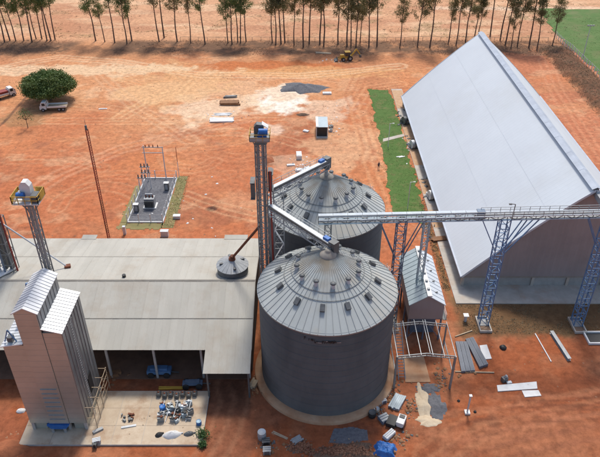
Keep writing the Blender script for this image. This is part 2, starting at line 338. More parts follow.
    for k in range(9):
        cx, cy = tr.uniform(440, 600), tr.uniform(380, 455); a = tr.uniform(-.4, .1); L_ = tr.uniform(60, 130); cv = tr.uniform(-.8, .8)
        pts = [(cx + L_ * (i / 6 - .5) * math.cos(a + cv * (i / 6 - .5)), cy + L_ * (i / 6 - .5) * math.sin(a + cv * (i / 6 - .5)) * .6) for i in range(7)]
        for off in (0, 1.8): track(pts, .3, tr.choice(((.42, .16, .08), (.17, .06, .032), (.24, .085, .04))), tr.uniform(.4, .7), off)
    track([(0, 126), (10, 116), (20, 104), (28, 95)], .55, (.08, .045, .035), .9)
    col *= (.93 + .14 * fbm(X, Y, 1.4, 41, 3))[..., None]
    V = np.stack([X, Y, Z], -1).reshape(-1, 3); i = np.arange(nx * ny).reshape(ny, nx)
    F = np.stack([i[:-1, :-1], i[:-1, 1:], i[1:, 1:], i[1:, :-1]], -1).reshape(-1, 4)
    m = bpy.data.materials.new('soil'); m.use_nodes = True; n = m.node_tree.nodes; l = m.node_tree.links; b = n['Principled BSDF']; b.inputs['Roughness'].default_value = .95; b.inputs['Specular IOR Level'].default_value = .2
    at_ = n.new('ShaderNodeAttribute'); at_.attribute_name = 'soil'
    geo = n.new('ShaderNodeNewGeometry'); t1 = n.new('ShaderNodeTexNoise'); t1.inputs['Scale'].default_value = .9; t1.inputs['Detail'].default_value = 9; t1.inputs['Roughness'].default_value = .75; l.new(geo.outputs['Position'], t1.inputs['Vector'])
    mr = n.new('ShaderNodeMapRange'); mr.inputs[1].default_value = .3; mr.inputs[2].default_value = .7; mr.inputs[3].default_value = .62; mr.inputs[4].default_value = 1.38; l.new(t1.outputs[0], mr.inputs[0])
    mx = n.new('ShaderNodeMix'); mx.data_type = 'RGBA'; mx.blend_type = 'MULTIPLY'; mx.inputs[0].default_value = 1; l.new(at_.outputs['Color'], mx.inputs[6]); l.new(mr.outputs[0], mx.inputs[7]); l.new(mx.outputs[2], b.inputs['Base Color'])
    bp = n.new('ShaderNodeBump'); bp.inputs['Strength'].default_value = .8; bp.inputs['Distance'].default_value = .18; l.new(t1.outputs[0], bp.inputs['Height']); l.new(bp.outputs[0], b.inputs['Normal'])
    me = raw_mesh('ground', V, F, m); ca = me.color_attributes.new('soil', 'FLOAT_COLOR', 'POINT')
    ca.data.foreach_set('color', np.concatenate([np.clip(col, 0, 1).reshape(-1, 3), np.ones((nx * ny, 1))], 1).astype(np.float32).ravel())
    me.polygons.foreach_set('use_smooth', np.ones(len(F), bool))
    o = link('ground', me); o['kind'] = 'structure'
ground()
def slab(name, poly, z0, z1, m):
    o = MB().prismz(poly, z0, z1).build(name, m); o['kind'] = 'structure'; return o
def ragged_sheet(name, m, poly, z=.012, st=.5, rag=.6):     # a sheet with an uneven edge, following the ground
    P = np.array(poly, float); lo = P.min(0) - 1; hi = P.max(0) + 1
    xs = np.arange(lo[0], hi[0], st); ys = np.arange(lo[1], hi[1], st); X, Y = np.meshgrid(xs, ys)
    cx = X[:-1, :-1] + st / 2; cy = Y[:-1, :-1] + st / 2; cx = cx + (fbm(cx, cy, 2.2, 83) - .5) * 2 * rag; cy = cy + (fbm(cx, cy, 2.2, 87) - .5) * 2 * rag
    ins = np.zeros(cx.shape, bool)
    for (x1, y1), (x2, y2) in zip(P, np.roll(P, -1, 0)):
        c = ((y1 > cy) != (y2 > cy)); t = (x2 - x1) * (cy - y1) / ((y2 - y1) if y2 != y1 else 1e-9) + x1; ins ^= c & (cx < t)
    i = np.arange(X.size).reshape(X.shape); F = np.stack([i[:-1, :-1], i[:-1, 1:], i[1:, 1:], i[1:, :-1]], -1)[ins]
    V = np.stack([X, Y, gz(X, Y) + z], -1).reshape(-1, 3); u, inv = np.unique(F, return_inverse=True)
    o = link(name, raw_mesh(name, V[u], inv.reshape(F.shape), m)); o['kind'] = 'structure'; return o
def tufts(name, m, pts, size, lab=None, flat=.2, per=3):
    P = np.repeat(np.array(pts, float), per, 0); P[:, :2] += rng.normal(size=(len(P), 2)) * size * .5; P[:, 2] += size * .25
    V, F = leaf_quads(P, size, flat, .35); o = link(name, raw_mesh(name, V, F, m)); o['kind'] = 'stuff'
    if lab: o['label'] = lab
    return o
def scatter(n, x0, x1, y0, y1, z=0.0, ok=None):
    x = rng.uniform(x0, x1, n); y = rng.uniform(y0, y1, n)
    if ok is not None: k = ok(x, y); x = x[k]; y = y[k]
    return np.stack([x, y, gz(x, y) + z], 1)

# pavements
apron = slab('concrete_apron', [(25.6, 80.6), (75, 80.6), (75, 86.2), (28.6, 86.2), (28.6, 172), (25.6, 172)], -.3, .15, 'concrete')
for k, (x0, x1, y0, y1) in enumerate([(25.65 , 30.5, 80.65, 84.15)] + [(30.54 + 6.1 * i, 36.6 + 6.1 * i, 80.65, 84.15) for i in range(5)] + [(28.65, 62, 84.2, 86.1)] + [(25.65, 28.5, 84.2 + 6.2 * i, 90.35 + 6.2 * i) for i in range(14)]):
    MB().box(x0, x1, y0, y1, .1, .165 + .006 * random.random()).build('paving_slab', 'concrete' if k < 7 else 'pale_soil' if k > 9 and random.random() < .7 else 'concrete', apron)
pad = slab('concrete_pad', [(-36.2, 52.9), (-12.6, 52.9), (-12.6, 61.9), (-36.2, 61.9)], -.5, .25, 'concrete_grey')
for i in range(6):
    for j in range(3):
        x0 = -36.15 + i * 3.93; MB().box(x0, min(x0 + 3.89, -12.65), 52.95 + j * 2.97, 52.95 + j * 2.97 + 2.94, .2, .268 + .008 * random.random()).build('paving_slab', 'concrete_pad', pad)
lawn = ragged_sheet('lawn_strip', 'grass', [(18.7, 108), (24.3, 104), (25.2, 120), (25.2, 160), (25.0, 172), (19.2, 172), (19.3, 140)], .05, .2, 1.1)
field = ragged_sheet('green_field', 'field', [(88.2, 150), (88.6, 226), (92, 252), (260, 244), (260, 150)], .10, 1.0, 1.5)
tufts('lawn_grass', 'grass', scatter(5000, 17.6, 25.6, 106, 173, .02, lambda x, y: fbm(x, y, 2.5, 55) > .42 + .12 * np.maximum(0, 19.6 - x)), .14, 'short green grass on the strip beside the long shed')
tufts('field_grass', 'field', scatter(3000, 89, 150, 160, 243, .05), .25, 'short green grass covering the fenced field')
def okl(x, y): return (fbm(x, y, 6, 51) > .45) & ~((x > -78) & (x < -60))
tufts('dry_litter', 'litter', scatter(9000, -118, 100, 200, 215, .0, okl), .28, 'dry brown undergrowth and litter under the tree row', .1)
tufts('far_grass', 'scrub', scatter(5000, -120, 110, 217, 262, .0, lambda x, y: fbm(x, y * 1.6, 9, 29, 6, .65) > .54), .4, 'sparse dry grass on the open land beyond the trees', .1)
tufts('berm_scrub', 'scrub', scatter(4000, 77, 87, 122, 208, .0), .28, 'dark dry scrub on the bank by the white fence', .1)
tufts('dry_grass', 'scrub', scatter(6000, 25.2, 70, 73.6, 80.4, .0, lambda x, y: fbm(x, y, 3, 61) > .42), .17, 'dry olive grass in front of the long shed', .1)
tufts('verge_weeds', 'verge', scatter(900, -26.4, -24, 103, 123, .03), .16, 'yellowish weeds along the substation edge', .1)
tufts('path_weeds', 'scrub', scatter(900, 24.2, 25.5, 84, 112, .0), .22, 'weeds along the edge of the concrete path', .1)
def clods():
    mb_v = []; mb_f = []
    n = 12000; x = rng.uniform(-110, 78, n); y = 50 + 155 * rng.uniform(0, 1, n) ** 1.2
    keep = ((fbm(x, y, 10, 71) + rng.normal(size=n) * .06) > .52) & ~((x > 24) & (x < 64) & (y > 80) & (y < 172)) & ~((x < -6) & (y < 92) & (y > 60)) & ~((x < -11.5) & (x > -36.5) & (y < 65)) & (np.hypot(x - 3.6, y - 66.3) > 10.6) & (np.hypot(x - 4.1, y - 86.3) > 10.6) & ~((x > -34.5) & (x < -26) & (y > 104) & (y < 123))
    x = x[keep]; y = y[keep]; z = gz(x, y)
    base = np.array([(1, 0, 0), (-.5, .8, 0), (-.6, -.8, 0), (.1, .1, .8)])
    for i in range(len(x)):
        s = .05 + .24 * random.random() ** 4; a = random.random() * 6.28; ca, sa = math.cos(a) * s, math.sin(a) * s; o = len(mb_v)
        for p in base: mb_v.append((x[i] + p[0] * ca - p[1] * sa, y[i] + p[0] * sa + p[1] * ca, z[i] + p[2] * s - .01))
        mb_f += [(o, o + 1, o + 3), (o + 1, o + 2, o + 3), (o + 2, o, o + 3)]
    o = link('soil_clods', raw_mesh('soil_clods', mb_v, mb_f, 'clod')); o['kind'] = 'stuff'; o['label'] = 'loose clods and stones strewn over the red earth'
clods()

# ------------------------------------------------------------------ lattice and bridge helpers
def lattice(t, X, Y, z0, z1, wd, m, r=.09, step=1.8, bm=None, legname='leg'):
    h = wd / 2; cs = [(X - h, Y - h), (X + h, Y - h), (X + h, Y + h), (X - h, Y + h)]
    for x, y in cs: MB().bar((x, y, z0), (x, y, z1), r * 1.6).build(legname, m, t)
    mb = MB(); n = max(1, round((z1 - z0) / step)); st = (z1 - z0) / n
    for k in range(n):
        za = z0 + k * st; zb = za + st
        for i in range(4):
            a = cs[i]; b = cs[(i + 1) % 4]
            mb.bar((*a, zb), (*b, zb), r); mb.bar((*(a if k % 2 else b), za), (*(b if k % 2 else a), zb), r * .8)
    mb.build('bracing', bm or m, t, 'stuff')
def rail(t, pts, z, m, h=1.0, name='handrail', closed=False, step=1.5, r=.03):
    mb = MB(); P = [Vector(p) for p in pts] + ([Vector(pts[0])] if closed else [])
    for a, b in zip(P[:-1], P[1:]):
        a = Vector((a[0], a[1], a[2] if len(a) > 2 else z)); b = Vector((b[0], b[1], b[2] if len(b) > 2 else z))
        for hh in (h, h * .5): mb.bar(a + Vector((0, 0, hh)), b + Vector((0, 0, hh)), r * 2)
        n = max(1, round((b - a).length / step))
        for i in range(n + 1):
            p = a + (b - a) * i / n; mb.bar(p, p + Vector((0, 0, h)), r * 2)
    return mb.build(name, m, t, 'stuff')
def ladder(t, p, q, wd, m, step=.35, side=(1, 0, 0), name='ladder', r=.05):
    p = Vector(p); q = Vector(q); s = Vector(side) * wd / 2; mb = MB()
    mb.bar(p - s, q - s, r); mb.bar(p + s, q + s, r); n = int((q - p).length / step)
    for i in range(1, n): c = p + (q - p) * i / n; mb.bar(c - s, c + s, r * .7)
    return mb.build(name, m, t)

# ------------------------------------------------------------------ long white shed
def warehouse():
    X0, HW, YA, YB, ZE, ZR = 45.2, 18.2, 84.6, 161.0, 2.6, 19.4
    t = thing('storage_shed', 'long storage shed with steep white roof and brown gable wall beside green strip', 'warehouse', (X0, (YA + YB) / 2, 0))
    def prof(u): return ZE + (ZR - ZE) * u + 1.0 * 4 * u * (1 - u) * .55       # u: 0 at the eave, 1 at the ridge
    tiers = [(0, .34), (.335, .68), (.675, 1.0)]
    for sgn in (-1, 1):
        for k, (u0, u1) in enumerate(tiers):
            mb = MB(); us = [u0 + (u1 - u0) * i / 5 for i in range(6)]; lift = .03 * k + .02
            ys = np.arange(YA, YB + .01, .955); pitch = len(ys)
            vs = []; 
            for u in us:
                x = X0 + sgn * HW * (1 - u); z = prof(u) + lift
                for y in ys:
                    for dy, dz in ((0, 0), (.06, .012), (.12, .012), (.18, 0)):
                        vs.append((x, min(y + dy, YB), z + dz))
            n = pitch * 4; fs = []
            for i in range(5):
                for j in range(n - 1): 
                    q = (i * n + j, i * n + j + 1, (i + 1) * n + j + 1, (i + 1) * n + j); fs.append(q if sgn > 0 else q[::-1])
            mb.add(vs, fs)
            b = len(mb.v)   # lower lip gives the sheets thickness
            mb.build('roof_tier', 'white_roof', t)
        und = MB(); us = [i / 8 for i in range(9)]
        vs = [(X0 + sgn * HW * (1 - u), y, prof(u) - .12) for u in us for y in (YA + .05, YB - .05)]
        und.add(vs, [(2 * i, 2 * i + 1, 2 * i + 3, 2 * i + 2) if sgn < 0 else (2 * i + 2, 2 * i + 3, 2 * i + 1, 2 * i) for i in range(8)]); und.build('roof_lining', 'galv', t)
        for y, nm in ((YA - .06, 'verge_flashing'), (YB - .02, 'verge_flashing')):
            f = MB()
            for i in range(8):
                a, c = us[i], us[i + 1]
                f.bar((X0 + sgn * HW * (1 - a), y, prof(a) - .06), (X0 + sgn * HW * (1 - c), y, prof(c) - .06), .12, .34)
            f.build(nm, 'white_roof', t)
        MB().bar((X0 + sgn * (HW + .12), YA - .1, ZE - .08), (X0 + sgn * (HW + .12), YB + .1, ZE - .08), .3, .25).build('gutter', 'ridge_metal', t)
    # ridge ventilator in lengths
    n = 13; L_ = (YB - YA) / n
    for i in range(n):
        y0 = YA - .1 + i * L_; y1 = y0 + L_ - .05
        MB().prism([(X0 - .75, ZR + .12), (X0 - .7, ZR + .06), (X0, ZR + .40), (X0 + .7, ZR + .06), (X0 + .75, ZR + .12), (X0, ZR + .48)], y0, y1).build('ridge_hood', 'ridge_metal', t)
    MB().box(X0 - .35, X0 + .35, YA, YB, ZR - .5, ZR + .20).build('ridge_throat', 'galv_dark', t)
    # gable walls: cladding sheets standing on a concrete wall
    for yw, far in ((YA + .35, 0), (YB - .5, 1)):
        xs = np.linspace(-HW + .3, HW - .3, 35)
        if far:
            poly = [(X0 + s, ZE + .05) for s in (-HW + .3, HW - .3)] + [(X0 + (HW - .3) * (1 - u), prof(u) - .2) for u in [i / 8 for i in range(9)]] + [(X0 - (HW - .3) * (1 - u), prof(u) - .2) for u in [i / 8 for i in range(7, -1, -1)]]
            MB().prism(poly, yw, yw + .15).build('gable_wall', 'gable_clad', t); continue
        for a, b in zip(xs[:-1], xs[1:]):
            za = prof(1 - abs(a) / HW) - .2; zb = prof(1 - abs(b) / HW) - .2; mb = MB()
            mb.add([(X0 + a, yw, ZE - .25), (X0 + b, yw, ZE - .25), (X0 + b, yw, zb), (X0 + a, yw, za), (X0 + a, yw + .1, ZE - .25), (X0 + b, yw + .1, ZE - .25), (X0 + b, yw + .1, zb), (X0 + a, yw + .1, za)], [(0, 1, 2, 3), (7, 6, 5, 4), (0, 4, 5, 1), (3, 2, 6, 7), (0, 3, 7, 4), (1, 5, 6, 2)])
            for k in range(1, 4):
                x = a + (b - a) * k / 4; z = prof(1 - abs(x) / HW) - .24; mb.box(X0 + x - .05, X0 + x + .05, yw - .014, yw - .002, ZE - .22, z)
            mb.build('cladding_sheet', 'gable_clad', t)
    for yw in (YA + .8, YB - .6):
        for i in range(6):
            x0 = X0 - HW + .5 + i * 5.9; MB().box(x0 + .24, x0 + 5.66, yw, yw + .25, -.2, ZE - .3).build('concrete_wall_panel', 'concrete_grey', t)
        for i in range(7):
            x0 = X0 - HW + .5 + i * 5.9; MB().box(x0 - .22, x0 + .22, yw - .25, yw + .3, -.3, ZE - .26).build('column', 'concrete', t)
        MB().box(X0 - HW + .3, X0 + HW - .3, yw - .35, yw - .02, ZE - .62, ZE - .27).build('wall_beam', 'barn_cap', t)
    for sgn in (-1, 1):
        for i in range(13):
            y0 = YA + 1.3 + i * 5.7; x = X0 + sgn * (HW - .9)
            MB().box(x - .15, x + .15, y0 + .22, y0 + 5.48, -.2, ZE - .1).build('concrete_wall_panel', 'concrete_grey', t)
            MB().box(x - .3, x + .3, y0 - .2, y0 + .2, -.2, ZE + .1).build('column', 'concrete', t)
warehouse()

# ------------------------------------------------------------------ silos
SR, SH, SAP = 9.07, 15.6, 21.4
_m = {}
def silo_meshes():
    N = 60; da = 2 * math.pi / N; a0, a1 = -da / 2 + .002, da / 2 - .002
    def P(r, a, dz=0): return (r * math.cos(a), r * math.sin(a), SAP - (SAP - SH) * r / SR + dz)
    mb = MB(); ri, ro = .95, SR + .22
    mb.hexa([P(ri, a0, -.05), P(ro, a0, -.05), P(ro, a1, -.05), P(ri, a1, -.05), P(ri, a0), P(ro, a0), P(ro, a1), P(ri, a1)])
    aw = .035; rb = MB()
    rb.hexa([P(ri, a1, 0.001), P(ro, a1 - aw / ro, .001), P(ro, a1 + aw / ro, .001), P(ri, a1 + .004, .001), P(ri, a1 - .004, .06), P(ro, a1 - aw / ro, .07), P(ro, a1 + aw / ro, .07), P(ri, a1 + .004, .06)])
    _m['panel'] = mb.mesh('roof_panel', 'silo_roof'); _m['rib'] = rb.mesh('seam_rib', 'silo_rib')
    prof = []; rh = SH / 14
    for k in range(33): prof.append((SR + .045 * math.cos(k / 32 * 2 * math.pi * 8) - .03, rh * k / 32))
    _m['ring'] = MB().lathe(prof, 8, a0=.0006, a1=2 * math.pi / 16).mesh('wall_sheet', 'silo_wall')
    v = MB(); v.tube((0, 0, -.3), (0, 0, .55), .30, 12); _m['vent'] = v.mesh('roof_vent', 'galv_light')
    c = MB(); c.lathe([(.0, .80), (.30, .76), (.40, .66), (.40, .56), (.30, .55)], 14); _m['cap'] = c.mesh('vent_cap', 'galv_dark')
    d = MB(); d.lathe([(.27, .42), (.31, .50), (.31, .62), (.2, .64)], 12); _m['dark'] = d.mesh('vent_opening', 'black')
    hd = MB(); hd.hexa([(-.45, -.3, -.15), (.45, -.3, -.15), (.45, .3, -.15), (-.45, .3, -.15), (-.45, -.3, .42), (.45, -.3, .30), (.45, .3, .30), (-.45, .3, .42)]); _m['hood'] = hd.mesh('roof_hatch', 'galv_dark')
silo_meshes()
def silo(X, Y, lab, rot, letters, ladder_a):
    t = thing('grain_silo', lab, 'silo', (X, Y, 0), 0, 'pair of corrugated grain silos')
    f = MB(); f.lathe([(SR - .3, .62), (SR + .02, .62), (SR + .95, .55), (SR + 1.05, .48), (SR + 1.1, -.3)], 96); f.v = [(x + X, y + Y, z) for x, y, z in f.v]; f.build('foundation', 'stained_concrete', t)
    for k in range(14):
        for j in range(16): o = link('wall_sheet', _m['ring'], t); o.location = (0, 0, .34 + k * (SH - .34) / 14); q = 1 + .0015 * (k % 2); o.scale = (q, q, (SH - .34) / SH); o.rotation_euler = (0, 0, (j + .5 * (k % 2)) * math.pi / 8)
    for k in range(60):
        o = link('roof_panel', _m['panel'], t); o.rotation_euler = (0, 0, k * 2 * math.pi / 60); link('seam_rib', _m['rib'], o)
    e = MB(); e.lathe([(SR + .02, SH - .35), (SR + .24, SH - .30), (SR + .25, SH - .13)], 96, (X, Y, 0)); e.build('eave_ring', 'galv', t)
    cz = lambda r: SAP - (SAP - SH) * r / SR
    for r, nn in ((4.75, 'ring_bar'), (5.7, 'ring_bar')):
        mb = MB(); mb.path([(X + r * math.cos(a), Y + r * math.sin(a), cz(r) + .09) for a in np.linspace(0, 2 * math.pi, 65)], .045, 6); mb.build(nn, 'steel_grey', t)
    mb = MB(); mb.lathe([(1.1, cz(1.1) - .02), (1.05, cz(1.05) + .13), (.6, cz(.6) + .15), (.4, cz(.4) + .2), (.36, SAP + .1), (.0, SAP + .15)], 24, (X, Y, 0)); mb.build('apex_collar', 'barn_cap', t)
    for k in range(12):
        a = rot + k * math.pi / 6; r = 4.05 + .12 * (k % 2); o = link('roof_vent', _m['vent'], t); o.location = (r * math.cos(a), r * math.sin(a), cz(r)); o.scale = (.92, .92, 1.0)
        link('vent_opening', _m['dark'], o); link('vent_cap', _m['cap'], o)
    for k in range(12):
        a = rot + .25 + k * math.pi / 6 + random.uniform(-.04, .04); r = 6.5; o = link('roof_hatch', _m['hood'], t); o.location = (r * math.cos(a), r * math.sin(a), cz(r) + .05); o.rotation_euler = (0, math.atan((SAP - SH) / SR) * .9, a)
    # caged ladder on the wall and the roof
    a = ladder_a; d = Vector((math.cos(a), math.sin(a), 0)); s = (-math.sin(a), math.cos(a), 0); c = Vector((X, Y, 0))
    ladder(t, c + d * (SR + .3) + Vector((0, 0, .3)), c + d * (SR + .3) + Vector((0, 0, SH + .5)), .6, 'galv_light', .35, s)
    ladder(t, c + d * (SR + .1) + Vector((0, 0, cz(SR) + .2)), c + d * 1.4 + Vector((0, 0, cz(1.4) + .2)), .6, 'galv', .45, s, 'roof_ladder')
    mb = MB()
    for k in range(10):
        z = 3 + k * 1.35; mb.path([c + d * (SR + .3 + .65 * math.sin(q)) + Vector(s) * .38 * math.cos(q) + Vector((0, 0, z)) for q in np.linspace(0, math.pi, 7)], .03, 4)
    mb.build('ladder_cage', 'galv_light', t, 'stuff')
    if letters:      # weathered maker's lettering, too worn to read
        rr = random.Random(5); mb = MB(); pb = MB(); wr = SR + .13
        def stroke(b, s0, z0, s1, z1, wd, r):
            a0 = -math.pi / 2 + s0 / r - .03; a1 = -math.pi / 2 + s1 / r - .03
            b.bar((X + r * math.cos(a0), Y + r * math.sin(a0), z0), (X + r * math.cos(a1), Y + r * math.sin(a1), z1), .05, wd)
        s = -2.9
        while s < 1.0:
            z = SH - 1.55 - (.0 if s > -1.6 else -.25); h = rr.uniform(.25, .5)
            stroke(mb, s, z, s + rr.uniform(-.05, .12), z + h, .10, wr)
            if rr.random() < .8: stroke(mb, s, z + h * rr.choice((0, .5, 1)), s + .2, z + h * rr.choice((0, .5, 1)) + .01, .11, wr)
            s += rr.uniform(.2, .33) if rr.random() < .85 else .6
        for s, l_, z in ((-1.35, .75, SH - 1.5), (-.3, .35, SH - 1.2), (1.2, .5, SH - 1.45)): stroke(pb, s, z, s + l_, z, .2, wr - .02)
        pb.build('worn_paint_patch', 'steel_grey', t); mb.build('worn_lettering', 'black', t)
    return t
silo(3.6, 66.3, 'nearer corrugated silo with pale conical roof, vents and worn dark lettering', .12, True, R(25))
silo(4.1, 86.3, 'farther corrugated silo behind the front one, crossed by the conveyor bridges', .3, False, R(35))

# ------------------------------------------------------------------ bucket elevators
def elevator(t, X, Y, H, wd=1.7, m='steel_grey', cas='galv_dark', z0=0.0):
    lattice(t, X, Y, z0, H - 2.6, wd, m, .075, 1.9)
    k = wd / 1.75
    for s in (-1, 1): MB().box(X + s * .42 * k - .25 * k, X + s * .42 * k + .25 * k, Y - .3 * k, Y + .3 * k, z0 + .02, H - 1.4).build('trunk_casing', cas, t)
centre = thing('bucket_elevator', 'tallest bucket elevator with blue motor on its top platform, between barn and silos', 'elevator', (-5.2, 76, 0))
def centre_elev():
    t = centre; X, Y, H = -5.2, 76.0, 34.4
    elevator(t, X, Y, H, 1.4, 'steel_grey', 'steel_grey')
    ZP_ = H - 1.9; MB().box(X - 1.3, X + 1.3, Y - 1.2, Y + 1.2, ZP_ - .12, ZP_).build('platform', 'steel_grey', t)
    for sx in (-1, 1): MB().bar((X + sx * .6, Y, ZP_ - 1.4), (X + sx * 1.2, Y, ZP_ - .1), .1).build('platform_brace', 'steel_grey', t)
    MB().box(X - .7, X + .7, Y - .6, Y + .6, H - 2.7, ZP_ - .1).build('head_base', 'steel_grey', t)
    rail(t, [(X - 1.3, Y - 1.2, ZP_), (X + 1.3, Y - 1.2, ZP_), (X + 1.3, Y + 1.2, ZP_), (X - 1.3, Y + 1.2, ZP_)], 0, 'yellow', .9, closed=True, step=.9, r=.03)
    MB().box(X - 1.28, X + 1.28, Y - 1.22, Y - 1.16, ZP_ + .02, ZP_ + .55).build('toe_guard', 'galv', t)
    h = MB(); h.prism([(X - .75, ZP_), (X + .5, ZP_), (X + .5, H - .5), (X + .3, H - .1), (X - .4, H), (X - .75, H - .4)], Y - .2, Y + .7); h.build('head_housing', 'galv_dark', t)
    b = MB(); b.tube((X - .1, Y - .75, H - .75), (X + 1.05, Y - .75, H - .75), .42, 14); b.box(X - .2, X + .9, Y - 1.0, Y - .22, ZP_ + .01, H - .9); b.build('drive_motor', 'bright_blue', t)
    b = MB(); b.prism([(X + .3, H - .05), (X + 1.1, H - .6), (X + 1.1, H - .52), (X + .3, H + .03)], Y - .2, Y + .8); b.build('cover_plate', 'white_paint', t)
    for z in (H - 9.5, H - 7.0):
        MB().box(X + .9, X + 1.6, Y - .9, Y + .9, z - .1, z).build('rest_platform', 'galv_dark', t); MB().box(X - 1.55, X - .9, Y - .9, Y + .9, z - 1.4, z - 1.3).build('rest_platform', 'galv_dark', t)
    MB().box(X + .9, X + 1.45, Y - .7, Y + .5, H - 9.5, H - 6.6).build('gear_box', 'galv_dark', t); MB().box(X - 1.5, X - .95, Y - .7, Y + .4, H - 10.8, H - 8.6).build('gear_box', 'galv_dark', t)
    MB().tube((X + 1.35, Y - .9, 3), (X + 1.2, Y - .9, H - 6.4), .13, 8).build('red_pipe', 'red_paint', t)
    ladder(t, (X, Y - 1.0, 0), (X, Y - 1.0, H - 2.6), .55, 'galv', .4)
centre_elev()
def bridge(name, lab, p, q, group):
    """a roofed drag conveyor lying on a light truss"""
    p = Vector(p); q = Vector(q); t = thing(name, lab, 'conveyor', tuple(p), 0, group)
    d = (q - p); L_ = d.length; d.normalize(); s = d.cross(Vector((0, 0, 1))).normalized(); up = Vector((0, 0, 1)); wd, hh = .6, .95
    for a in (-1, 1):
        for z in (0, -hh): MB().bar(p + s * a * wd + up * z, q + s * a * wd + up * z, .12).build('chord', 'galv', t)
    mb = MB(); n = int(L_ / 1.4)
    for k in range(n + 1):
        c = p + d * L_ * k / n
        for a in (-1, 1):
            mb.bar(c + s * a * wd, c + s * a * wd - up * hh, .07)
            if k < n: c2 = p + d * L_ * (k + 1) / n; mb.bar(c + s * a * wd + up * (-hh if k % 2 else 0), c2 + s * a * wd + up * (0 if k % 2 else -hh), .07)
        mb.bar(c - s * wd - up * hh, c + s * wd - up * hh, .08); mb.bar(c - s * wd, c + s * wd, .08)
    mb.build('truss_web', 'galv', t, 'stuff')
    c = MB(); c.bar(p + up * .32 + s * .2, q + up * .32 + s * .2, .62, .5); c.build('conveyor_casing', 'galv_light', t); MB().bar(p + up * .35 + s * .56, q + up * .35 + s * .56, .08, .4).build('side_trim', 'galv_dark', t)
    MB().bar(p - s * .3 - up * (hh - .08), q - s * .3 - up * (hh - .08), .5, .06).build('walkway', 'galv', t)
    rail(t, [tuple(p - s * .62), tuple(q - s * .62)], 0, 'galv', .9, step=1.6, r=.025)
    MB().cbox(q.x, q.y, q.z - hh, 1.0, 1.0, 1.8, math.atan2(d.y, d.x)).build('discharge_head', 'galv_dark', t)
    MB().tube(q - up * hh, q - up * (hh + 1.3), .28, 10).build('spout', 'galv', t)
    MB().cbox(q.x - d.x * 1.2, q.y - d.y * 1.2, q.z + .45, .9, .6, .5, math.atan2(d.y, d.x)).build('drive_motor', 'bright_blue', t)
bridge('conveyor_bridge', 'inclined conveyor bridge from the tall elevator to the farther silo top', (-4.2, 76.9, 23.9), (4.0, 86.0, 23.4), 'conveyor bridges onto the silos')
bridge('conveyor_bridge', 'conveyor bridge from the tall elevator down to the nearer silo top', (-3.9, 75.1, 22.3), (4.3, 66.9, 21.5), 'conveyor bridges onto the silos')
def stair_trestle():
    t = thing('access_stair', 'light steel stair trestle between the two silos beside the tall elevator', 'stairs', (-3.0, 77, 0)); X, Y = -3.0, 77.0
    lattice(t, X, Y, 0, 24, 1.4, 'galv', .06, 2.4)
    for k in range(9):
        z = k * 2.5; s = 1 if k % 2 else -1; MB().bar((X - s * .6, Y - .3, z), (X + s * .6, Y - .3, z + 2.4), .5, .08).build('stair_flight', 'galv_light', t)
stair_trestle()

# ------------------------------------------------------------------ overhead conveyor gantry and towers
def gantry():
    Y, Z0, Z1, XA, XB = 76.0, 19.9, 21.1, 2.6, 47.5
    t = thing('overhead_conveyor', 'long overhead conveyor gantry running from the silos across to the white shed', 'conveyor', ((XA + XB) / 2, Y, 20.5))
    zf = lambda x: Z0 + (Z1 - Z0) * (x - XA) / (XB - XA); wd = .58; hh = .6
    for s in (-1, 1):
        for dz in (0, -hh): MB().bar((XA, Y + s * wd, zf(XA) + dz), (XB, Y + s * wd, zf(XB) + dz), .15).build('chord', 'pale_blue' if dz else 'cover_blue', t)
    mb = MB(); n = 34
    for k in range(n + 1):
        x = XA + (XB - XA) * k / n; z = zf(x)
        for s in (-1, 1):
            mb.bar((x, Y + s * wd, z), (x, Y + s * wd, z - hh), .08)
            if k < n: x2 = XA + (XB - XA) * (k + 1) / n; mb.bar((x, Y + s * wd, z - (hh if k % 2 else 0)), (x2, Y + s * wd, zf(x2) - (0 if k % 2 else hh)), .08)
        mb.bar((x, Y - wd, z - hh), (x, Y + wd, z - hh), .09)
    mb.build('truss_web', 'galv_dark', t, 'stuff')
    for k in range(15):
        a = XA + (XB - XA) * k / 15; b = XA + (XB - XA) * (k + 1) / 15 - .06
        MB().bar((a, Y - .26, zf(a) - hh + .16), (b, Y - .26, zf(b) - hh + .16), .56, .08).build('walkway_plate', 'galv', t)
    for k in range(11):
        a = XA + (25.4 - XA) * k / 11; b = XA + (25.4 - XA) * (k + 1) / 11 - .05
        MB().bar((a, Y + .30, zf(a) + .22), (b, Y + .30, zf(b) + .22), .56, .36).build('conveyor_cover', 'cover_blue', t)
    for k in range(10):
        a = 25.5 + (XB - 25.5) * k / 10; b = 25.5 + (XB - 25.5) * (k + 1) / 10 - .05
        MB().bar((a, Y + .30, zf(a) - .2), (b, Y + .30, zf(b) - .2), .5, .36).build('conveyor_cover', 'galv', t)
    MB().box(24.9, 26.0, Y - .1, Y + .75, zf(25.4) - .2, zf(25.4) + .5).build('drive_head', 'blue_steel', t)
    rail(t, [(XA, Y - .64, zf(XA)), (XB, Y - .64, zf(XB))], 0, 'galv', .75, step=1.35, r=.03); rail(t, [(25.5, Y + .64, zf(25.5)), (XB, Y + .64, zf(XB))], 0, 'galv', .75, step=1.35, r=.03)
    m = MB(); m.hexa([(43.9, 76.3, 17.2), (46.6, 76.3, 17.2), (46.6, 78, 17.2), (43.9, 78, 17.2), (43.0, 76.4, 20.0), (45.2, 76.4, 20.0), (45.2, 77.6, 20.0), (43.0, 77.6, 20.0)]); m.build('transfer_chute', 'galv', t)
    MB().bar((45.6, 77.6, 18.2), (45.6, 85.2, 18.6), .9, .9).build('feed_duct', 'galv', t)
gantry()
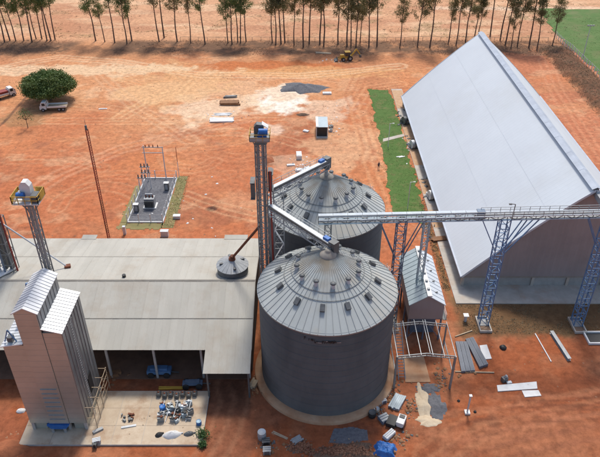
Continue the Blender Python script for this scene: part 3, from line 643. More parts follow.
def truss_tower(X, Y, top, wd, m, lab, arms, base=True, z0=0.0):
    t = thing('truss_tower', lab, 'tower', (X, Y, 0), 0, 'lattice towers under the overhead conveyor')
    lattice(t, X, Y, z0, top, wd, m, .085, 1.5)
    for x2, zf, z2 in arms:
        for s in (-.5, .5): MB().bar((X + math.copysign(wd / 2, x2 - X), Y + s, zf), (x2, Y + s, z2), .13).build('knee_brace', m, t)
    if base:
        k = MB(); x0, x1, y0, y1 = X - .95, X + .95, Y - 2.2, Y + 1.3
        k.box(x0, x1, y0, y0 + .18, -.2, .4); k.box(x0, x1, y1 - .18, y1, -.2, .4); k.box(x0, x0 + .18, y0 + .181, y1 - .181, -.2, .4); k.box(x1 - .18, x1, y0 + .181, y1 - .181, -.2, .4); k.build('footing_kerb', 'concrete', t)
        MB().box(X - .75, X + .75, Y - 2.0, Y + 1.1, -.2, .1).build('pit_floor', 'litter', t); MB().box(X - .72, X + .72, Y - .72, Y + .72, -.2, .2).build('footing', 'concrete_grey', t)
    return t
truss_tower(28.9, 76.0, 20.02, 1.35, 'blue_paint', 'blue lattice tower with spread knee braces before the shed left gable', [(25.6, 14.6, 19.93), (31.9, 14.6, 20.08), (33.6, 14.0, 20.12)])
truss_tower(43.6, 75.8, 20.4, 1.35, 'blue_paint', 'blue lattice tower at the right edge in front of the brown gable', [(40.4, 15.2, 20.3), (46.6, 15.2, 20.47)])
truss_tower(14.4, 76.0, 19.63, 1.3, 'blue_steel', 'grey blue lattice tower behind the nearer silo, left of small gabled hut', [(11.2, 13.5, 19.53), (17.4, 13.5, 19.7)])
truss_tower(18.0, 76.1, 19.72, .8, 'hut_left', 'slim pale lattice trestle standing on the small gabled hut roof', [], False, 7.9)
truss_tower(4.0, 76.2, 19.35, .9, 'steel_grey', 'slim grey trestle squeezed between the two silos', [], False)
lp = thing('lamp_post', 'thin dark lamp post standing on the overhead conveyor above the blue tower', 'lamp', (29.6, 75.0, 19.3))
MB().bar((29.6, 75.38, 19.0), (29.7, 75.38, 22.6), .09).build('pole', 'galv_dark', lp); MB().bar((29.7, 75.38, 22.6), (29.0, 75.38, 22.7), .08).build('arm', 'galv_dark', lp); MB().box(28.8, 29.2, 75.25, 75.5, 22.58, 22.72).build('lamp_head', 'galv_dark', lp)

# ------------------------------------------------------------------ barn
def barn():
    XL, XR, YN, YR, YF, ZE, ZR = -66.0, -6.7, 64.1, 75.6, 90.8, 6.0, 9.0
    t = thing('open_barn', 'low open barn with broad beige sheet roof left of the silos', 'barn', (-36, 77, 0))
    sx = 1.06
    def panel_mesh(L_, rise, m='barn_sheet'):
        """one sheet, ribs running up the slope, x from 0 to sx, y from 0 to L_"""
        mb = MB(); k = 6; vs = []
        pr = [(i * sx / (k * 2), (.014 if i < k * 2 - 1 else .03) * (i % 2)) for i in range(k * 2 + 1)]
        for y, z in ((0, 0), (L_, rise)): vs += [(x, y, z + dz) for x, dz in pr]
        n = len(pr); mb.add(vs, [(i, i + 1, n + i + 1, n + i) for i in range(n - 1)])
        mb.add([(0, 0, -.03), (sx, 0, -.03), (sx, L_, rise - .03), (0, L_, rise - .03)], [(3, 2, 1, 0)]); mb.add([(0, 0, -.03), (sx, 0, -.03), (sx, 0, .0), (0, 0, .0)], [(0, 1, 2, 3)])
        return mb.mesh('roof_sheet', m)
    def z_near(y): return ZE + (ZR - ZE) * (y - YN) / (YR - YN)
    def z_far(y): return ZR - (ZR - ZE) * (y - YR) / (YF - YR)
    rows = [(YN, 69.3, z_near, .0), (69.1, YR, z_near, .05)]
    frows = [(YR, 83.5, z_far, .05), (83.3, YF, z_far, .0)]
    n = int((XR - XL) / sx)
    for a, b, zf, lift in rows + frows:
        me = panel_mesh(b - a, zf(b) - zf(a))
        for i in range(6 if a == YN else 0, n):
            x = XR - (i + 1) * sx
            if x + sx < -54: continue
            o = link('roof_sheet', me, t); o.location = (x + 36, a - 77, zf(a) + lift + random.uniform(-.008, .008))
    for y, zf in ((69.05, z_near), (83.6, z_far)): MB().bar((XL, y, zf(y) + .055), (XR, y, zf(y) + .055), .06, .04).build('sheet_lap', 'barn_lap', t)
    MB().prism([(-0.3, 0), (0, .12), (.3, 0), (.3, .05), (0, .18), (-.3, .05)], 0, 1)  # profile kept simple below
    r = MB(); r.hexa([(XL, YR - .3, ZR - .02), (XR, YR - .3, ZR - .02), (XR, YR + .3, ZR - .02), (XL, YR + .3, ZR - .02), (XL, YR - .05, ZR + .16), (XR, YR - .05, ZR + .16), (XR, YR + .05, ZR + .16), (XL, YR + .05, ZR + .16)]); r.build('ridge_cap', 'barn_lap', t)
    # lower canopy carrying the roof forward at the right end
    me = panel_mesh(69.3 - 60.6, z_near(69.3) - z_near(60.6))
    for i in range(6):
        o = link('canopy_sheet', me, t); o.location = (XR - (i + 1) * sx + 36, 60.6 - 77, z_near(60.6))
    # a few raised sheets at the far eave, as in the photo
    for a, b in ((-37.5, -35), (-13, -9)): MB().box(a, b, 90.4, 91.7, ZE + .08, ZE + .14).build('loose_sheet', 'barn_sheet', t)
    for x in np.arange(-60, -6, 6.6):
        for y in (YN + .5, YR, YF - .6): MB().box(x - .15, x + .15, y - .15, y + .15, -.1, (ZE if y != YR else ZR) - .12).build('post', 'concrete_grey', t)
        f = MB(); f.bar((x, YN + .2, ZE - .2), (x, YR, ZR - .2), .15, .3); f.bar((x, YR, ZR - .2), (x, YF - .2, ZE - .2), .15, .3); f.build('rafter', 'barn_cap', t)
    for y in np.arange(YN + .4, YF, 1.9):
        z = z_near(y) if y < YR else z_far(y); MB().bar((XL, y, z - .12), (XR - .1, y, z - .12), .08, .12).build('purlin', 'barn_cap', t)
    for x in (-12.6, -7.0): MB().box(x - .12, x + .12, 60.9, 61.15, -.1, 5.05).build('post', 'galv_dark', t)
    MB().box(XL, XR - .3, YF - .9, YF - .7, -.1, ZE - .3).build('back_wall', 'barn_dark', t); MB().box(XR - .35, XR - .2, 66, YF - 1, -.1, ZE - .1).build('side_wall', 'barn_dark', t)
    MB().box(XR - .12, XR + .05, YN, YF, ZE - .42, ZE - .3)
    for y0, y1, f in ((YN, YR, z_near), (YR, YF, z_far)): MB().bar((XR + .02, y0, f(y0) - .02), (XR + .02, y1, f(y1) - .02), .08, .3).build('verge_board', 'barn_cap', t)
    v = MB(); v.tube((-26.6, 76.6, z_far(76.6) - .1), (-26.6, 76.6, z_far(76.6) + .5), .28, 10); v.build('roof_pipe', 'black', t)
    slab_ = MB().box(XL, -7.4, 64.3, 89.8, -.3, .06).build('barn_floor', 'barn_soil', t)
barn()

# hopper bin standing through the barn roof
def hopper():
    X, Y, zb = -10.3, 78.3, 8.15; t = thing('hopper_bin', 'round dark bin with shallow conical lid poking through the barn roof', 'bin', (X, Y, zb)); r = 2.35
    MB().lathe([(r, -1.2), (r, 1.75), (r - .05, 1.8)], 40, (X, Y, zb)).build('wall', 'galv_dark', t)
    for k in range(20):
        a0, a1 = k * math.pi / 10 + .01, (k + 1) * math.pi / 10 - .01; ro = r + .12
        P = lambda rr, a, z: (X + rr * math.cos(a), Y + rr * math.sin(a), zb + z)
        MB().hexa([P(.4, a0, 2.75), P(ro, a0, 1.75), P(ro, a1, 1.75), P(.4, a1, 2.75), P(.4, a0, 2.83), P(ro, a0, 1.83), P(ro, a1, 1.83), P(.4, a1, 2.83)]).build('lid_panel', 'galv', t)
    MB().lathe([(.55, 2.7), (.5, 3.1), (.0, 3.2)], 16, (X, Y, zb)).build('lid_collar', 'rust', t)
    for a in (.5, 1.9, 3.4, 5.0): MB().cbox(X + 1.7 * math.cos(a), Y + 1.7 * math.sin(a), zb + 2.1, .5, .35, .3, a).build('lid_hatch', 'galv_dark', t)
    MB().lathe([(r + .02, .15), (r + .25, -.1), (r + .28, -1.4)], 40, (X, Y, zb)).build('roof_collar', 'rust', t)
    f = thing('down_spout', 'rust red spout pipe from the tall elevator down to the roof bin', 'pipe', (X, Y, zb + 3))
    MB().tube((X, Y, zb + 3.0), (-5.7, 76.2, 18.5), .2, 10).build('pipe', 'rust', f); MB().tube((X, Y, zb + 2.9), (X + .12, Y - .05, zb + 3.5), .34, 10).build('flange', 'rust', f)
hopper()

# ------------------------------------------------------------------ dryer tower
def dryer():
    t = thing('grain_dryer', 'tall stepped galvanised grain dryer tower with brownish front on the concrete pad', 'dryer', (-31.5, 59, .26))
    YA, YB = 55.2, 62.4; zb = 1.7
    secs = [(-35.1, -32.62, 15.6, 15.9), (-32.58, -30.02, 20.6, 20.6), (-29.98, -27.8, 18.3, 17.6)]
    # front and back: stacked horizontal cladding bands, one part each
    for si, (xa, xb, ha, hb) in enumerate(secs):
        top = min(ha, hb); st = .95; n = int((top - zb) / st + .999)
        for k in range(n):
            z0 = zb + k * st; z1 = min(z0 + st - .006, top); b = MB()
            y0 = YA - (.10 if si == 1 else 0)
            b.add([(xa, y0, z0), (xb, y0, z0), (xb, y0 - .014, z0 + .03), (xa, y0 - .014, z0 + .03), (xb, y0 - .005, z1), (xa, y0 - .005, z1), (xa, y0 + .2, z0), (xb, y0 + .2, z0), (xa, y0 + .2, z1), (xb, y0 + .2, z1)],
                  [(0, 1, 2, 3), (3, 2, 4, 5), (5, 4, 9, 8), (1, 7, 9, 4, 2), (0, 3, 5, 8, 6), (0, 6, 7, 1)])
            b.build('front_band', 'dryer_clad', t)
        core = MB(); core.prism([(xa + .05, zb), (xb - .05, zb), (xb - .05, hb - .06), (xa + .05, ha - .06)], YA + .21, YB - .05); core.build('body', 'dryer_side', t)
    for k in range(8): MB().bar((-32.3, YA - .17, 2.6 + k * .8), (-30.3, YA - .17, 2.6 + k * .8), .10, .05).build('louvre', 'galv', t)
    # gable piece of the middle section
    xa, xb = -32.58, -30.02; xm = (xa + xb) / 2
    MB().prism([(xa, 20.62), (xb, 20.62), (xm, 21.45)], YA - .1, YA + .1).build('gable_panel', 'dryer_clad', t)
    # right wall: tall sheets with ribs
    n = 8
    for k in range(n):
        y0 = YA + .02 + k * (YB - YA) / n; y1 = y0 + (YB - YA) / n - .04; b = MB(); x = -27.8
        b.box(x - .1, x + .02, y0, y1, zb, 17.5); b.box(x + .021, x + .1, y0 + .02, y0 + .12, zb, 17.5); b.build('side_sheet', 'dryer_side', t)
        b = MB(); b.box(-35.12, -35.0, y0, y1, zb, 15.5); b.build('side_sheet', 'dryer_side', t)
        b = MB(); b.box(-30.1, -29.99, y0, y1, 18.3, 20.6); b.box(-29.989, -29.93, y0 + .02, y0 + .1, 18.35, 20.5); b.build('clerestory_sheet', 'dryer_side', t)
    # roofs made of sheets across the depth
    n = 14
    def roofrow(x0, z0, x1, z1, lift, nm):
        for k in range(n):
            y0 = YA - .25 + k * (YB - YA + .4) / n; y1 = y0 + (YB - YA + .4) / n - .03
            b = MB(); b.hexa([(x0, y0, z0), (x1, y0, z1), (x1, y1, z1), (x0, y1, z0), (x0, y0, z0 + .06), (x1, y0, z1 + .06), (x1, y1, z1 + .06), (x0, y1, z0 + .06)]); b.hexa([(x0, y0, z0 + .061), (x1, y0, z1 + .061), (x1, y0 + .08, z1 + .061), (x0, y0 + .08, z0 + .061), (x0, y0, z0 + .12), (x1, y0, z1 + .12), (x1, y0 + .08, z1 + .12), (x0, y0 + .08, z0 + .12)]); b.build(nm, 'dryer_roof', t)
    roofrow(-29.98, 18.32, -27.6, 17.62, 0, 'lower_roof_sheet'); roofrow(xm, 21.5, xb + .25, 20.62, 0, 'upper_roof_sheet'); roofrow(xa - .25, 20.62, xm, 21.5, 0, 'upper_roof_sheet'); roofrow(-35.3, 15.55, -32.62, 15.95, 0, 'left_roof_sheet')
    # plinth legs, burner and openings at the foot
    for x in (-34.9, -32.7, -30.2, -28.05):
        for y in (YA + .3, YB - .3): MB().box(x - .18, x + .18, y - .18, y + .18, .24, 1.72).build('leg', 'concrete_grey', t)
    MB().box(-35.0, -33.2, YA + .35, YB - .4, .25, 1.69).build('plinth_wall', 'dryer_clad', t); MB().box(-29.6, -27.95, YA + .35, YB - .4, .25, 1.69).build('plinth_wall', 'dryer_clad', t)
    MB().box(-33.1, -29.7, YA + 1.2, YB - .5, .25, 1.68).build('burner_recess', 'black', t)
    b = MB(); b.prism([(-32.9, 1.6), (-30.0, 1.6), (-30.5, .9), (-32.4, .9)], YA - .35, YA + 1.0); b.build('burner_duct', 'bright_blue', t)
    for x in (-32.3, -30.7): MB().tube((x, YA - .25, .24), (x, YA - .25, 1.0), .2, 10).build('burner_leg', 'galv', t)
    b = MB(); b.box(-27.72, -27.66, YA + 3.4, YA + 4.6, 3.6, 6.6); b.build('side_hatch', 'black', t)
    for y in (YA + 1.6, YA + 3.1, YA + 5.2): MB().tube((-27.58, y, 6.6), (-27.58, y, 17.3), .05, 6).build('conduit', 'galv', t)
    ladder(t, (-27.5, YA + 2.4, .25), (-27.5, YA + 2.4, 17.6), .5, 'galv', .4, (0, 1, 0))
    # thin scaffold along the right wall near the ground
    s = MB(); x = -26.7
    for y in np.arange(YA + .4, YB + .3, 1.7): s.bar((x, y, .25), (x, y, 4.4), .07); s.bar((x, y, 2.2), (-27.7, y, 2.2), .06); s.bar((x, y, 4.2), (-27.7, y, 4.2), .06)
    for z in (1.2, 2.2, 3.2, 4.2): s.bar((x, YA + .4, z), (x, YB + .2, z), .06)
    s.build('side_scaffold', 'plank', t, 'stuff')
    # frame and motor on the left step, fan case beside the roof
    b = MB(); b.bar((-34.9, YA + .4, 15.9), (-34.2, YA + .4, 17.7), .12); b.bar((-33.5, YA + .4, 15.9), (-34.2, YA + .4, 17.7), .12); b.bar((-34.7, YA + .4, 16.5), (-33.7, YA + .4, 16.5), .1); b.build('a_frame', 'blue_paint', t)
    MB().box(-34.5, -33.9, YA + .2, YA + .9, 15.92, 16.6).build('frame_motor', 'galv_dark', t)
    MB().box(-34.4, -33.0, YA + 3.0, YA + 6.5, 15.9, 17.0).build('fan_case', 'white_paint', t); MB().tube((-33.9, YB - .6, 17.0), (-33.9, YB + .3, 19.0), .35, 10).build('exhaust_elbow', 'blue_paint', t)
dryer()

# ------------------------------------------------------------------ left elevators
def left_elev():
    t = thing('bucket_elevator', 'slim grey elevator with yellow railed platform and white head behind the dryer', 'elevator', (-31.2, 63.2, .2)); X, Y, H = -31.2, 63.25, 33.4
    elevator(t, X, Y, H - .6, .85, 'steel_grey', 'galv', .2)
    MB().box(X - 1.5, X + 1.5, Y - 1.1, Y + 1.2, H - 2.62, H - 2.52).build('platform', 'white_paint', t)
    for sx in (-1, 1): MB().bar((X + sx * .4, Y, H - 4.0), (X + sx * 1.4, Y, H - 2.6), .1).build('platform_brace', 'steel_grey', t)
    MB().box(X - .5, X + .5, Y - .4, Y + .4, H - 3.3, H - 2.6).build('head_base', 'galv', t)
    rail(t, [(X - 1.5, Y - 1.1, H - 2.52), (X + 1.5, Y - 1.1, H - 2.52), (X + 1.5, Y + 1.2, H - 2.52), (X - 1.5, Y + 1.2, H - 2.52)], 0, 'yellow', 1.0, closed=True, step=.8, r=.035)
    for x0, x1, y0, y1 in ((X - 1.53, X - 1.47, Y - 1.0, Y + 1.1), (X + 1.47, X + 1.53, Y - .2, Y + 1.1), (X - 1.4, X - .7, Y + 1.17, Y + 1.23), (X + .5, X + 1.4, Y + 1.17, Y + 1.23)): MB().box(x0, x1, y0, y1, H - 2.5, H - 1.6).build('yellow_screen', 'yellow', t)
    h = MB(); h.prism([(X - .6, H - 2.5), (X + .6, H - 2.5), (X + .6, H - .6), (X + .25, H - .1), (X - .25, H - .1), (X - .6, H - .6)], Y - .3, Y + .6); h.build('head_housing', 'white_paint', t)
    MB().tube((X - .95, Y - .6, H - 1.6), (X - .1, Y - .6, H - 1.6), .36, 12).build('drive_motor', 'bright_blue', t)
    MB().bar((X - 1.4, Y - .9, H - 2.4), (X - .6, Y - .4, H - 1.2), .6, .1).build('white_chute', 'white_paint', t); MB().box(X + .7, X + 1.4, Y - .9, Y + .2, H - 2.5, H - 1.5).build('gear_box', 'galv_dark', t)
    t = thing('bucket_elevator', 'dark elevator trunks and red pipe rising through barn roof at left edge', 'elevator', (-44.8, 79, 0)); X, Y, H = -44.8, 79.0, 20.5
    elevator(t, X, Y, H, 1.9, 'steel_grey', 'galv_dark')
    MB().lathe([(.75, 0), (.72, .6), (.4, 1.05), (0, 1.15)], 16, (X - .3, Y, H - 1.45)).build('head_housing', 'galv_dark', t)
    MB().tube((X + 1.3, Y - .3, 5), (X + 1.1, Y - .3, H - 1.5), .14, 8).build('red_pipe', 'red_paint', t); MB().tube((X - 1.0, Y - 1.1, 5), (X - 1.0, Y - 1.1, H - 2.5), .2, 8).build('riser_pipe', 'galv_light', t); MB().tube((X - .2, Y - 1.2, 5), (X - .2, Y - 1.2, H - 2.5), .16, 8).build('riser_pipe', 'blue_steel', t)
    p = thing('down_spout', 'thin pale spout pipe running down to a rusty spot on the barn roof', 'pipe', (-36.2, 79.8, 8.3))
    MB().tube((X + .7, Y, 17.2), (-36.2, 79.8, 8.3), .12, 8).build('pipe', 'galv_light', p); MB().cbox(-36.2, 79.8, 8.15, .9, .7, .5, .3).build('roof_boot', 'rust', p)
    s = MB().hexa([(-48.2, 75.6, 9.1), (-45.2, 76.2, 9.1), (-43.6, 79.2, 8.5), (-47.5, 79.3, 8.5), (-48.2, 75.6, 9.22), (-45.2, 76.2, 9.22), (-43.6, 79.2, 8.75), (-47.5, 79.3, 8.75)]).build('roof_flashing_sheet', 'white_paint'); tag(s, 'bright white sheet lying on barn roof at left edge', 'metal sheet')
left_elev()

# ------------------------------------------------------------------ small gabled hut on blue legs and steel portal frame
def small_hut():
    X0, X1, YA, YB, ZE, ZR = 16.2, 21.3, 72.0, 84.2, 7.2, 8.9; XM = (X0 + X1) / 2
    t = thing('gabled_hut', 'small gabled hut with blue grey metal roof, sunlit side coloured paler, right of the silos', 'shed', (XM, 78, 0)); n = 12; st = (YB - YA) / n
    for k in range(n):
        y0 = YA + k * st; y1 = y0 + st - .03
        for s, m in ((-1, 'hut_left'), (1, 'white_roof')):  # right slope gets a paler material, its sunlit look put into the colour
            xe = XM + s * (X1 - X0) / 2 * 1.06; b = MB(); dz = .02
            b.hexa([(xe, y0, ZE - .1), (XM, y0, ZR), (XM, y1, ZR), (xe, y1, ZE - .1), (xe, y0, ZE - .04), (XM, y0, ZR + .06), (XM, y1, ZR + .06), (xe, y1, ZE - .04)] if s < 0 else [(XM, y0, ZR), (xe, y0, ZE - .1), (xe, y1, ZE - .1), (XM, y1, ZR), (XM, y0, ZR + .06), (xe, y0, ZE - .04), (xe, y1, ZE - .04), (XM, y1, ZR + .06)])
            b.bar((xe, y0 + .04, ZE - .01), (XM, y0 + .04, ZR + .09), .07, .06); b.build('roof_sheet', m, t)
    MB().bar((XM + .15, YA - .1, ZR + .12), (XM + .15, YB + .1, ZR + .12), .7, .16).build('ridge_cap', 'white_paint', t)
    for k in range(6): MB().cbox(XM + .15, YA + 1.4 + k * 1.9, ZR + .18, .35, .35, .28).build('ridge_vent', 'galv', t)
    for k in range(4): MB().cbox(XM + 1.5, YA + 2 + k * 2.6, ZE + .78, .5, .16, .14, .3).build('roof_clip', 'galv_dark', t)
    for y in (YA + .3, YB - .45): MB().prism([(X0, 4.3), (X1, 4.3), (X1, ZE - .12), (XM, ZR - .06), (X0, ZE - .12)], y, y + .12).build('gable_panel', 'gable_clad', t)
    for x in (X0, X1 - .1): MB().box(x, x + .1, YA + .43, YB - .46, 4.3, ZE - .15).build('side_panel', 'hut_left', t)
    for x in (X0 + .1, XM, X1 - .1):
        for y in (YA + .5, 76, 80, YB - .5): MB().box(x - .12, x + .12, y - .12, y + .12, -.1, 4.35).build('leg', 'blue_steel', t)
    for y in (YA + .5, YB - .5): MB().bar((X0, y, 4.2), (X1, y, 4.2), .16, .22).build('beam', 'blue_steel', t); 
    b = MB()
    for y in (YA + .5, YB - .5): b.bar((X0, y, .1), (XM, y, 4.1), .1); b.bar((X1, y, .1), (XM, y, 4.1), .1)
    b.build('bracing', 'blue_steel', t, 'stuff'); MB().box(X0 + .8, X1 - .6, 74, 82, -.1, 3.6).build('machine_case', 'blue_steel', t)
    rail(t, [(X1 + .5, YA, 4.4), (X1 + .5, YB, 4.4)], 0, 'galv', 1.0, step=2); MB().box(X1 + .02, X1 + .6, YA, YB, 4.3, 4.4).build('catwalk', 'galv_dark', t)
small_hut()
def portal():
    XA, XB, YA, YB, Z = 13.2, 21.1, 62.6, 68.9, 6.3; XM = (XA + XB) / 2
    t = thing('portal_frame', 'unroofed steel portal frame with pale purlins beside the nearer silo', 'frame', (XM, 66, 0))
    for y in (YA, YB):
        for x in (XA, XB): MB().bar((x, y, -.1), (x, y, Z), .28 if y == YA else .2).build('column', 'steel_grey', t)
        b = MB()
        for x0, x1 in ((XA, XM), (XM, XB)):
            f = lambda x: Z + .55 * (1 - abs(x - XM) / (XM - XA))
            b.bar((x0, y, f(x0)), (x1, y, f(x1)), .14); b.bar((x0, y, f(x0) - .4), (x1, y, f(x1) - .4), .12)
            for i in range(7):
                x = x0 + (x1 - x0) * i / 6; b.bar((x, y, f(x)), (x, y, f(x) - .45), .08)
        b.build('roof_truss', 'steel_grey', t)
    for i in range(6):
        x = XA + (XB - XA) * i / 5; z = Z + .55 * (1 - abs(x - XM) / (XM - XA)) + .12; MB().bar((x, YA - .3, z), (x, YB + .4, z), .09).build('purlin', 'galv', t)
    x = XM + .45; MB().bar((x, YA, Z + .6), (x, YB + .3, Z + .6), .08).build('purlin', 'galv', t)
    MB().bar((XA, YA, 3.2), (XA, YB, 3.2), .14).build('tie', 'steel_grey', t); MB().bar((XB, YA, 3.2), (XB, YB, 3.2), .14).build('tie', 'steel_grey', t)
    s = thing('steel_ladder', 'long grey steel ladder leaning between nearer silo and portal frame', 'ladder', (14.2, 65, 0))
    ladder(s, (14.6, 64.2, 0), (13.9, 68.6, 7.2), .95, 'galv', .42, name='ladder_frame', r=.12)
portal()
r = slab('loading_ramp', [(15.0, 63.7), (18.6, 63.7), (18.4, 68.8), (15.2, 68.8)], -.2, .1, 'stained_concrete')

# ------------------------------------------------------------------ mast
def mast():
    X, Y, H = -35.6, 98.2, 23.0; t = thing('lattice_mast', 'slender red lattice mast behind the barn near the substation', 'mast', (X, Y, 0))
    n = 10
    for k in range(n):
        z0, z1 = H * k / n, H * (k + 1) / n; mt = 'red_paint' if k % 2 == 0 or k > 3 else 'rust'
        q = MB(); cs = [(X + .26 * math.cos(a), Y + .26 * math.sin(a)) for a in (.5, 2.6, 4.7)]
        for c in cs: q.tube((*c, z0), (*c, z1), .055, 6)
        m = 5
        for j in range(m):
            za = z0 + (z1 - z0) * j / m; zb = z0 + (z1 - z0) * (j + 1) / m
            for i in range(3): q.bar((*cs[i], za), (*cs[(i + 1) % 3], zb), .05)
        q.build('mast_section', mt, t)
    MB().cbox(X, Y, H - .1, .3, .3, .8).build('antenna', 'galv_dark', t); MB().tube((X, Y, H + .6), (X, Y, H + 1.8), .03, 6).build('lightning_rod', 'galv_dark', t); MB().cbox(X, Y, -.2, 1.0, 1.0, .35).build('footing', 'concrete_grey', t)
mast()

# ------------------------------------------------------------------ substation
def substation():
    X0, X1, Y0, Y1 = -33.6, -26.7, 104.6, 121.8
    g = slab('substation_yard', [(X0, Y0), (X1, Y0), (X1, Y1), (X0, Y1)], -.2, .08, 'gravel_grey')
    for nm, P in (('grass_verge', [(X1 + .1, Y0 - 2), (X1 + 2.4, Y0 - 2), (X1 + 2.2, Y1 + 1), (X1 + .1, Y1 + .5)]), ('grass_verge', [(X0 - 1.6, Y0 - 2.2), (X1 + .1, Y0 - 2.2), (X1 + .1, Y0 - .1), (X0 - 1.6, Y0 - .1)]), ('grass_verge', [(X0 - 1.6, Y0 - .1), (X0 - .1, Y0 - .1), (X0 - .1, Y1 - 3), (X0 - 1.2, Y1 - 3)])): ragged_sheet(nm, 'verge', P, .05, .4, .5)
    t = thing('yard_fence', 'low white kerb and post fence around the grey substation yard', 'fence', ((X0 + X1) / 2, Y0, 0))
    for a, b in (((X0, Y0), (X1, Y0)), ((X1, Y0), (X1, Y1)), ((X1, Y1), (X0, Y1)), ((X0, Y1), (X0, Y0))): MB().bar((*a, .12), (*b, .12), .22, .3).build('kerb', 'white_paint', t)
    rm = MB()
    cs = [(X0, Y0), (X1, Y0), (X1, Y1), (X0, Y1)]
    for i in range(4):
        a = Vector(cs[i]); b = Vector(cs[(i + 1) % 4]); n = round((b - a).length / 2.4)
        for k in range(n): p = a + (b - a) * k / n; MB().box(p.x - .08, p.x + .08, p.y - .08, p.y + .08, 0, 2.0).build('fence_post', 'white_paint', t)
        for z in (1.0, 1.9): rm.bar((a.x, a.y, z), (b.x, b.y, z), .04)
    rm.build('fence_wire', 'galv', t, 'stuff')
    t = thing('switch_gantry', 'tall white pole switch gantry at back of the substation yard', 'gantry', (-32, 121, 0))
    for x, h in ((-32.6, 8.6), (-28.7, 8.2)): MB().tube((x, 120.6, 0), (x, 120.6, h), .11, 8).build('pole', 'galv_light', t)
    for z in (8.2, 6.9): MB().bar((-33.0, 120.6, z), (-28.5, 120.6, z), .13).build('crossarm', 'galv', t)
    for x in (-32.2, -31.4, -30.6, -29.6): MB().lathe([(.05, 0), (.14, .1), (.06, .2), (.14, .3), (.06, .4), (.1, .5)], 8, (x, 120.6, 8.25)).build('insulator', 'rust', t)
    t = thing('switch_rack', 'grey cluster of insulator racks on white posts in the substation yard', 'switchgear', (-32, 116, 0))
    for x, y, h in ((-32.9, 117.6, 5.2), (-31.4, 117.6, 5.2), (-32.9, 114.4, 4.4), (-31.4, 114.4, 4.4)): MB().bar((x, y, .05), (x, y, h), .14).build('post', 'galv_light', t)
    for y, h in ((117.6, 5.2), (117.6, 3.8), (114.4, 4.4)):
        MB().bar((-33.2, y, h), (-31.1, y, h), .16).build('crossarm', 'galv', t)
        for x in (-32.9, -32.2, -31.5): MB().lathe([(.08, 0), (.17, .12), (.08, .24), (.17, .36), (.08, .48), (.17, .6), (.05, .72)], 8, (x, y, h + .06)).build('insulator', 'galv_dark', t)
    t = thing('transformer', 'grey oil transformer with fins and bushings in the substation yard', 'transformer', (-30.2, 110.5, 0))
    MB().box(-31.2, -29.2, 109.7, 111.3, .3, 2.2).build('tank', 'galv', t); MB().box(-31.5, -28.9, 109.4, 111.6, .0, .3).build('plinth', 'white_paint', t)
    for k in range(7): x = -31.1 + k * .28; MB().box(x, x + .1, 109.25, 109.69, .5, 1.9).build('cooling_fin', 'galv_dark', t)
    for x in (-30.9, -30.2, -29.5): MB().lathe([(.1, 0), (.17, .1), (.09, .2), (.17, .3), (.08, .45), (.0, .7)], 8, (x, 110.5, 2.2)).build('bushing', 'rust', t)
    MB().tube((-31.1, 111.0, 2.55), (-29.6, 111.0, 2.55), .25, 10).build('oil_conservator', 'galv', t)
    for i, (x, y, lab) in enumerate(((-32.6, 108.6, 'small dark switch cabinet left of the transformer'), (-28.0, 117.0, 'dark switch cabinet on the right of the substation yard'))):
        t = thing('switch_cabinet', lab, 'cabinet', (x, y, 0)); MB().cbox(x, y, .05, .9, .7, 1.7).build('case', 'galv_dark', t); MB().cbox(x, y, 1.75, 1.05, .85, .1).build('lid', 'white_paint', t); MB().cbox(x, y - .37, .3, .6, .04, 1.2).build('door', 'galv', t)
    pp = thing('lightning_pole', 'thin red tipped pole at the back right corner of the substation', 'pole', (-26.2, 122, 0)); MB().tube((-26.2, 122, 0), (-26.2, 122, 4), .07, 8).build('pole', 'white_paint', pp); MB().tube((-26.2, 122, 4), (-26.2, 122, 7.5), .06, 8).build('tip', 'red_paint', pp)
    for i, (px, py, sx, sy, h, lab) in enumerate(((177, 218, 1.3, .8, .7, 'small white box on the ground right of the substation'), (165, 236, 1.4, .8, 1.3, 'white cabinet at the barn back eave by the substation'), (125, 234, .5, .5, 1.8, 'short white post at the substation front left corner'))):
        x, y = at(px, py); t = thing('utility_box', lab, 'box', (x, y, gzs(x, y))); z = gzs(x, y) - .1; MB().cbox(x, y, z, sx, sy, h).build('case', 'white_paint', t); MB().cbox(x, y, z + h, sx * 1.1, sy * 1.1, .07).build('lid', 'galv_light', t)
substation()

# ------------------------------------------------------------------ piles and yard stock
def mound(name, lab, cat, px, py, rx, ry, h, m, sd, rag=.5):
    x0, y0 = at(px, py); n = 40; rr = 9; V = []; F = []
    for j in range(rr + 1):
        f = j / rr
        for i in range(n):
            a = 2 * math.pi * i / n; e = 1 + rag * (float(fbm(np.array(math.cos(a) * 3 + sd), np.array(math.sin(a) * 3 + sd), 1.6, sd)) - .5) * 1.4
            x = x0 + rx * f * e * math.cos(a); y = y0 + ry * f * e * math.sin(a)
            z = h * (1 - f ** 1.4) * (.7 + .6 * float(fbm(np.array(x), np.array(y), 1.1, sd + 2))) if j < rr else -.08
            V.append((x, y, gzs(x, y) + z))
    for j in range(rr):
        for i in range(n): F.append((j * n + i, (j + 1) * n + i, (j + 1) * n + (i + 1) % n, j * n + (i + 1) % n))
    t = thing(name, lab, cat, (x0, y0, gzs(x0, y0))); mb = MB(); mb.add(V, F, True); mb.build('pile', m, t); return t
mound('gravel_pile', 'flat heap of dark grey gravel beyond the white sand', 'gravel pile', 300, 89, 6.8, 4.2, 1.3, 'gravel_grey', 3, 1.0)
mound('soil_heap', 'small dark soil heap just right of the tall elevator shaft', 'soil heap', 268, 160, 1.6, 1.6, .5, 'soil_heap', 5)
mound('soil_heap', 'low dark heap of earth below the gravel, by the small cabin', 'soil heap', 303, 115, 1.8, .8, .5, 'rubble', 6)
